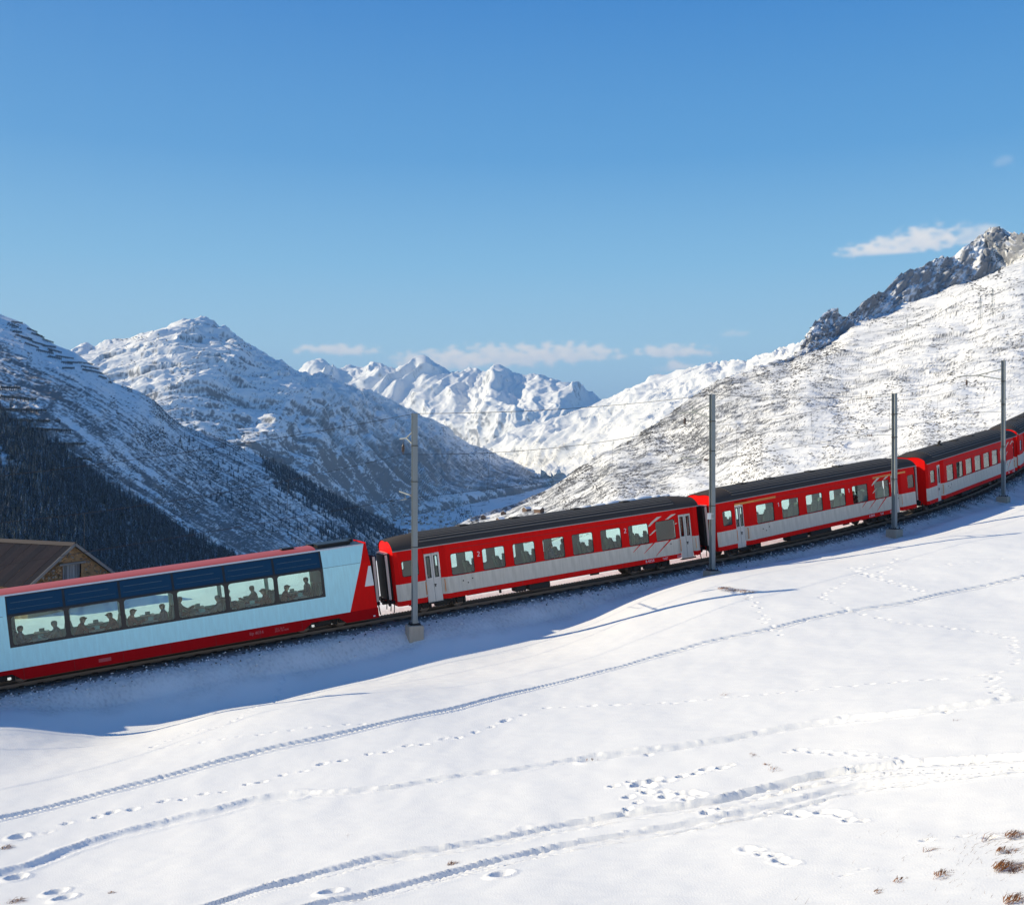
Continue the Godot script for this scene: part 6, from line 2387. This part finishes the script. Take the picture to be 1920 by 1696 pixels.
func town_at(px: float, py: float) -> Vector3:
	# the ground seen there: the valley floor, or the foot of the pointed mountain where that stands before it
	var a := land_at("valley_floor", px, py)
	var b := land_at("pointed_mountain", px, py)
	var seen := Vector2(b.x / -b.z * FOCAL + MID_X, MID_Y - b.y / -b.z * FOCAL)
	return b if seen.distance_to(Vector2(px, py)) < 8.0 and b.length() < a.length() else a

func build_village() -> void:
	var wall := Shape.new()
	wall.box(Vector3(0, 3.0, 0), Vector3(9, 6.4, 11))
	wall.tri(Vector3(-4.5, 6.2, 5.5), Vector3(4.5, 6.2, 5.5), Vector3(0, 9.3, 5.5), Vector3.BACK)
	wall.tri(Vector3(-4.5, 6.2, -5.5), Vector3(4.5, 6.2, -5.5), Vector3(0, 9.3, -5.5), Vector3.FORWARD)
	var roof := Shape.new()
	for s in [-1.0, 1.0]:
		roof.bar(Vector3(0, 9.5, 0), Vector3(s * 5.4, 5.9, 0), 12.6, 0.5)
	var win := Shape.new()
	for x in [-2.6, 0.0, 2.6]:
		for y in [1.7, 4.4]:
			win.box(Vector3(x, y, 5.52), Vector3(1.1, 1.3, 0.08))
	var wm := [plain(0.42, 0.36, 0.29), plain(0.16, 0.10, 0.07), plain(0.55, 0.53, 0.5)]
	var rm := [mats.hill_snow, plain(0.5, 0.5, 0.52), plain(0.2, 0.17, 0.16)]
	var protos := []
	for k in 3:
		var t := thing("village_house", "", "house", Transform3D.IDENTITY, "houses of the village in the valley")
		part("wall", wall, wm[k], t)
		part("roof", roof, rm[0 if k < 2 else 1], t)
		part("window", win, mats.black, t)
		protos.append(t)
	var texts := ["cream gabled house with a snowy roof in the village on the valley floor", "brown wooden house with a snowy roof in the village on the valley floor", "pale grey roofed house in the village on the valley floor"]
	var used := [0, 0, 0]
	var n := 0
	while n < 84:
		var a := rng.randf_range(700, 905)
		var b := rng.randf_range(938, 1000)
		# thickest round the knoll right of the tall mast
		if rng.randf() > exp(-pow((a - 800.0) / 60.0, 2) - pow((b - 974.0) / 18.0, 2)) + 0.05:
			continue
		var p := town_at(a, b)
		var k := n % 3
		var s := rng.randf_range(0.9, 1.7)
		var tr := Transform3D(Basis(Vector3.UP, rng.randf() * TAU).scaled(Vector3(s, s, s)), p)
		if used[k] == 0:
			protos[k].transform = tr
			protos[k].set_meta("label", texts[k])
			used[k] = 1
		else:
			copy_of(protos[k], texts[k], tr, "houses of the village in the valley")
		n += 1
	# sheds on the sunny slope over the second coach's roof
	var sheds := [[897, 985], [905, 962], [913, 975], [936, 968], [942, 957], [988, 957], [1010, 962]]
	for n2 in sheds.size():
		var k: Array = sheds[n2]
		var p := land_at("sunny_mountain", k[0], k[1])
		copy_of(protos[1], "%s low snow capped shed from the left, above the second class coach's roof" % ORDINAL[n2], Transform3D(Basis(Vector3.UP, rng.randf() * TAU).scaled(Vector3(0.36, 0.3, 0.36)), p), "sheds on the sunny slope")
	var tower := Shape.new()
	tower.box(Vector3(0, 9, 0), Vector3(5, 18, 5))
	var church := thing("church", "small church with a pointed spire, highest building of the village in the valley", "church", Transform3D(Basis.IDENTITY, town_at(812, 970)))
	part("tower", tower, wm[2], church)
	var sp := Shape.new()
	sp.lathe(Vector3(0, 18, 0), [[3.6, 0], [0.1, 12]], 4)
	part("spire", sp, wm[1], church)
	var nave := Shape.new()
	nave.box(Vector3(9, 4.5, 0), Vector3(14, 9, 9))
	part("nave", nave, wm[2], church)
	var nr := Shape.new()
	for s in [-1.0, 1.0]:
		nr.bar(Vector3(9, 12.5, 0), Vector3(9, 8.6, s * 5.4), 15, 0.4)
	part("roof", nr, mats.hill_snow, church)

func build_barriers() -> void:
	# rows of avalanche fences: from x, y to x, y in the photograph, on the shaded mountain
	var rows := [[17, 612, 34, 616], [20, 607, 42, 608], [24, 624, 40, 626], [28, 634, 58, 641], [46, 647, 72, 655], [50, 619, 70, 623], [56, 630, 78, 632], [66, 629, 84, 631], [67, 660, 98, 666], [77, 641, 99, 643], [80, 652, 104, 655], [88, 659, 114, 664], [90, 672, 114, 677], [89, 661, 96, 663], [103, 671, 136, 676], [114, 683, 134, 689], [116, 693, 137, 695], [124, 684, 142, 686], [144, 682, 173, 684], [150, 692, 184, 694], [151, 699, 166, 701], [167, 702, 193, 704], [182, 711, 198, 713], [38, 638, 60, 644], [60, 645, 84, 650], [0, 736, 36, 739], [0, 756, 66, 760], [0, 776, 84, 779], [16, 794, 110, 797], [48, 813, 130, 816], [88, 837, 158, 840], [138, 864, 170, 866]]
	rows.sort_custom(func(a, b): return a[1] < b[1])
	for ri in rows.size():
		var r: Array = rows[ri]
		var a := land_at("shaded_mountain", r[0], r[1])
		var b := land_at("shaded_mountain", r[2], r[3])
		var sh := Shape.new()
		var n := clampi(int(a.distance_to(b) / 4.0), 4, 9)
		var last := Vector3.ZERO
		var bank := Shape.new()
		for k in n + 1:
			var f := float(k) / n
			var tall := 4.2 if r[1] < 725 else 5.2
			var p := a.lerp(b, f) + Vector3(0, 0.3, 0)
			if r[1] > 725:
				p.y += 1.5 + 0.4 * sin(k * 2.1 + r[1])
			var top := p + Vector3(1.2, tall, 0.6)
			var stout := 0.5 if r[1] < 725 else 0.7
			sh.bar(p - Vector3(0, 1.5, 0), top, stout, stout)
			if k > 0:
				for q in [0.35, 0.6, 0.85]:
					sh.bar(last.lerp(last + Vector3(1.2, tall, 0.6), q), p.lerp(top, q), 0.3, 0.8 if r[1] < 725 else 1.1)
				if r[1] > 725:
					bank.bar(last + Vector3(-1.0, tall * 0.75, -0.5), p + Vector3(-1.0, tall * 0.75, -0.5), 3.0, 2.4)
			last = p
		var fence := part("avalanche_fence", sh, mats.under, self)
		if r[1] > 725:
			part("snow_bank", bank, mats.hill_snow, fence)
		tag(fence, "%s avalanche fence from the top of the shaded mountainside" % ORDINAL[ri], "avalanche fence", "avalanche fences on the shaded mountain")

func build_pylons() -> void:
	for k in [[1866, 610, 24.0, "rightmost lattice pylon high on the sunny slope"], [1841, 618, 22.0, "lattice pylon left of the rightmost one on the sunny slope"], [1704, 628, 14.0, "small lattice pylon on the sunny slope below the rocky ridge"], [1300, 800, 13.0, "lattice pylon low on the left shoulder of the sunny slope"]]:
		var p := land_at("sunny_mountain", k[0], k[1])
		var t := thing("power_pylon", k[3], "pylon", Transform3D(Basis(Vector3.UP, 0.5), p), "power pylons")
		var h: float = k[2]
		var legs := Shape.new()
		for x in [-1.0, 1.0]:
			for z in [-1.0, 1.0]:
				legs.bar(Vector3(x * h * 0.07, -1, z * h * 0.07), Vector3(x * 0.2, h, z * 0.2), 0.16, 0.16)
		for j in 6:
			var f := j / 6.0
			var f2 := (j + 1) / 6.0
			var w := lerpf(h * 0.07, 0.2, f)
			var w2 := lerpf(h * 0.07, 0.2, f2)
			for z in [-1.0, 1.0]:
				legs.bar(Vector3(-w, h * f, z * w), Vector3(w2, h * f2, z * w2), 0.09, 0.09)
		part("mast", legs, mats.galvanised, t)
		for y in [0.78, 0.92]:
			var a := Shape.new()
			a.bar(Vector3(-h * 0.16, h * y, 0), Vector3(h * 0.16, h * y, 0), 0.2, 0.2)
			part("arm", a, mats.galvanised, t)

func tuft(blades: int, wide: float, tall: float, seed_of: int) -> ArrayMesh:
	var r := RandomNumberGenerator.new()
	r.seed = seed_of
	var sh := Shape.new()
	sh.tinted = true
	for k in blades:
		var a := r.randf() * TAU
		var root := Vector3(cos(a), 0, sin(a)) * wide * sqrt(r.randf()) * 0.5
		var lean := Vector3(r.randf_range(-0.3, 3.2), 0, r.randf_range(-0.5, 0.7)) * tall
		var h := tall * r.randf_range(0.15, 0.75)
		var p1 := root + lean * 0.3 + Vector3(0, h * 0.65, 0)
		var p2 := root + lean + Vector3(0, h * 0.9, 0)
		var s := Vector3(sin(a), 0, cos(a)) * 0.006
		var tone := r.randf_range(0.6, 1.5)
		sh.tint = Color(0.19, 0.08, 0.032) * tone
		sh.quad(root - s - Vector3(0, 0.04, 0), root + s - Vector3(0, 0.04, 0), p1 + s * 0.8, p1 - s * 0.8, Vector3(0.2, 0.2, 1))
		sh.tri(p1 - s * 0.8, p1 + s * 0.8, p2, Vector3(0.2, 0.2, 1))
	return sh.mesh()

func build_grass() -> void:
	# px, py, width, height, blades, words
	var spots := [[1375, 1104, 1.5, 0.10, 420, "flattened brown grass patch on the snowy hump below the first class coach"], [1404, 1109, 0.8, 0.10, 200, "smaller brown grass patch just right of the flattened one on the hump"], [1400, 1122, 0.4, 0.07, 60, "few brown blades just below the two grass patches on the hump"], [1417, 1415, 0.4, 0.05, 70, "brown tuft at the upper end of the deep footprints"], [1455, 1441, 0.45, 0.04, 50, "low brown tuft right of the deep footprints"], [1440, 1432, 0.25, 0.03, 25, "sparse tuft between the two tufts near the deep footprints"], [845, 1618, 0.2, 0.07, 40, "tiny brown tuft between the two lower snowmobile tracks"], [8, 1588, 0.3, 0.10, 60, "brown tuft at the left edge of the snow"], [25, 1689, 0.4, 0.12, 80, "brown tuft in the bottom left corner"], [206, 1673, 0.15, 0.05, 25, "tiny tuft near the bottom left corner"], [1905, 1566, 0.4, 0.12, 90, "upper brown tuft at the right edge of the bank"], [1886, 1594, 0.35, 0.08, 70, "small brown tuft under the upper one at the right edge"], [1893, 1628, 0.6, 0.14, 260, "largest rusty brown grass tuft at the bottom right"], [1780, 1643, 0.6, 0.07, 130, "wide low brown tuft left of the largest tuft"], [1697, 1653, 0.45, 0.06, 50, "small greyish tuft left of the wide low tuft"], [1914, 1690, 0.5, 0.13, 120, "brown tuft in the bottom right corner"], [1735, 1596, 0.1, 0.16, 10, "few thin stalks on the bank above the small greyish tuft"], [1845, 1575, 0.1, 0.28, 8, "tall thin stalks left of the upper tuft"], [1787, 1352, 0.08, 0.22, 5, "curled stalk on the open slope at the right"], [1650, 1674, 0.3, 0.07, 50, "low sparse blades at the lower edge of the bank"], [1110, 1425, 0.5, 0.03, 20, "few short blades on the open slope in the middle"], [655, 1566, 0.3, 0.04, 16, "few short blades between the tracks on the left"], [1355, 1303, 0.15, 0.2, 6, "thin bent stalks beside the long dotted animal trail"]]
	for k in spots.size():
		var s: Array = spots[k]
		var p := ground_under(s[0], s[1])
		var o := part("grass_tuft", tuft(s[4], s[2], s[3], 100 + k), mats.tint, self)
		o.position = p
		tag(o, s[5], "grass tuft", "dry grass tufts in the snow")
	# thin stalks strewn over the bank at the lower right
	var stalks := Shape.new()
	stalks.tinted = true
	for k in 260:
		var p := ground_under(1920.0 - absf(rng.randfn(0.0, 150.0)), 1560.0 + absf(rng.randfn(0.0, 80.0)))
		var tone := rng.randf_range(0.5, 1.4)
		stalks.tint = Color(0.16, 0.10, 0.06) * tone
		var tip := p + Vector3(rng.randf_range(0.0, 0.22), rng.randf_range(0.01, 0.09), rng.randf_range(-0.08, 0.08))
		stalks.tri(p - Vector3(0.0, 0.02, 0.003), p + Vector3(0.0, -0.02, 0.003) + Vector3(0.004, 0, 0), tip, Vector3(0, 0.5, 1))
	tag(part("dry_stalks", stalks, mats.tint, self), "thin dry stalks strewn over the snowy bank at the lower right", "grass", "", "stuff")
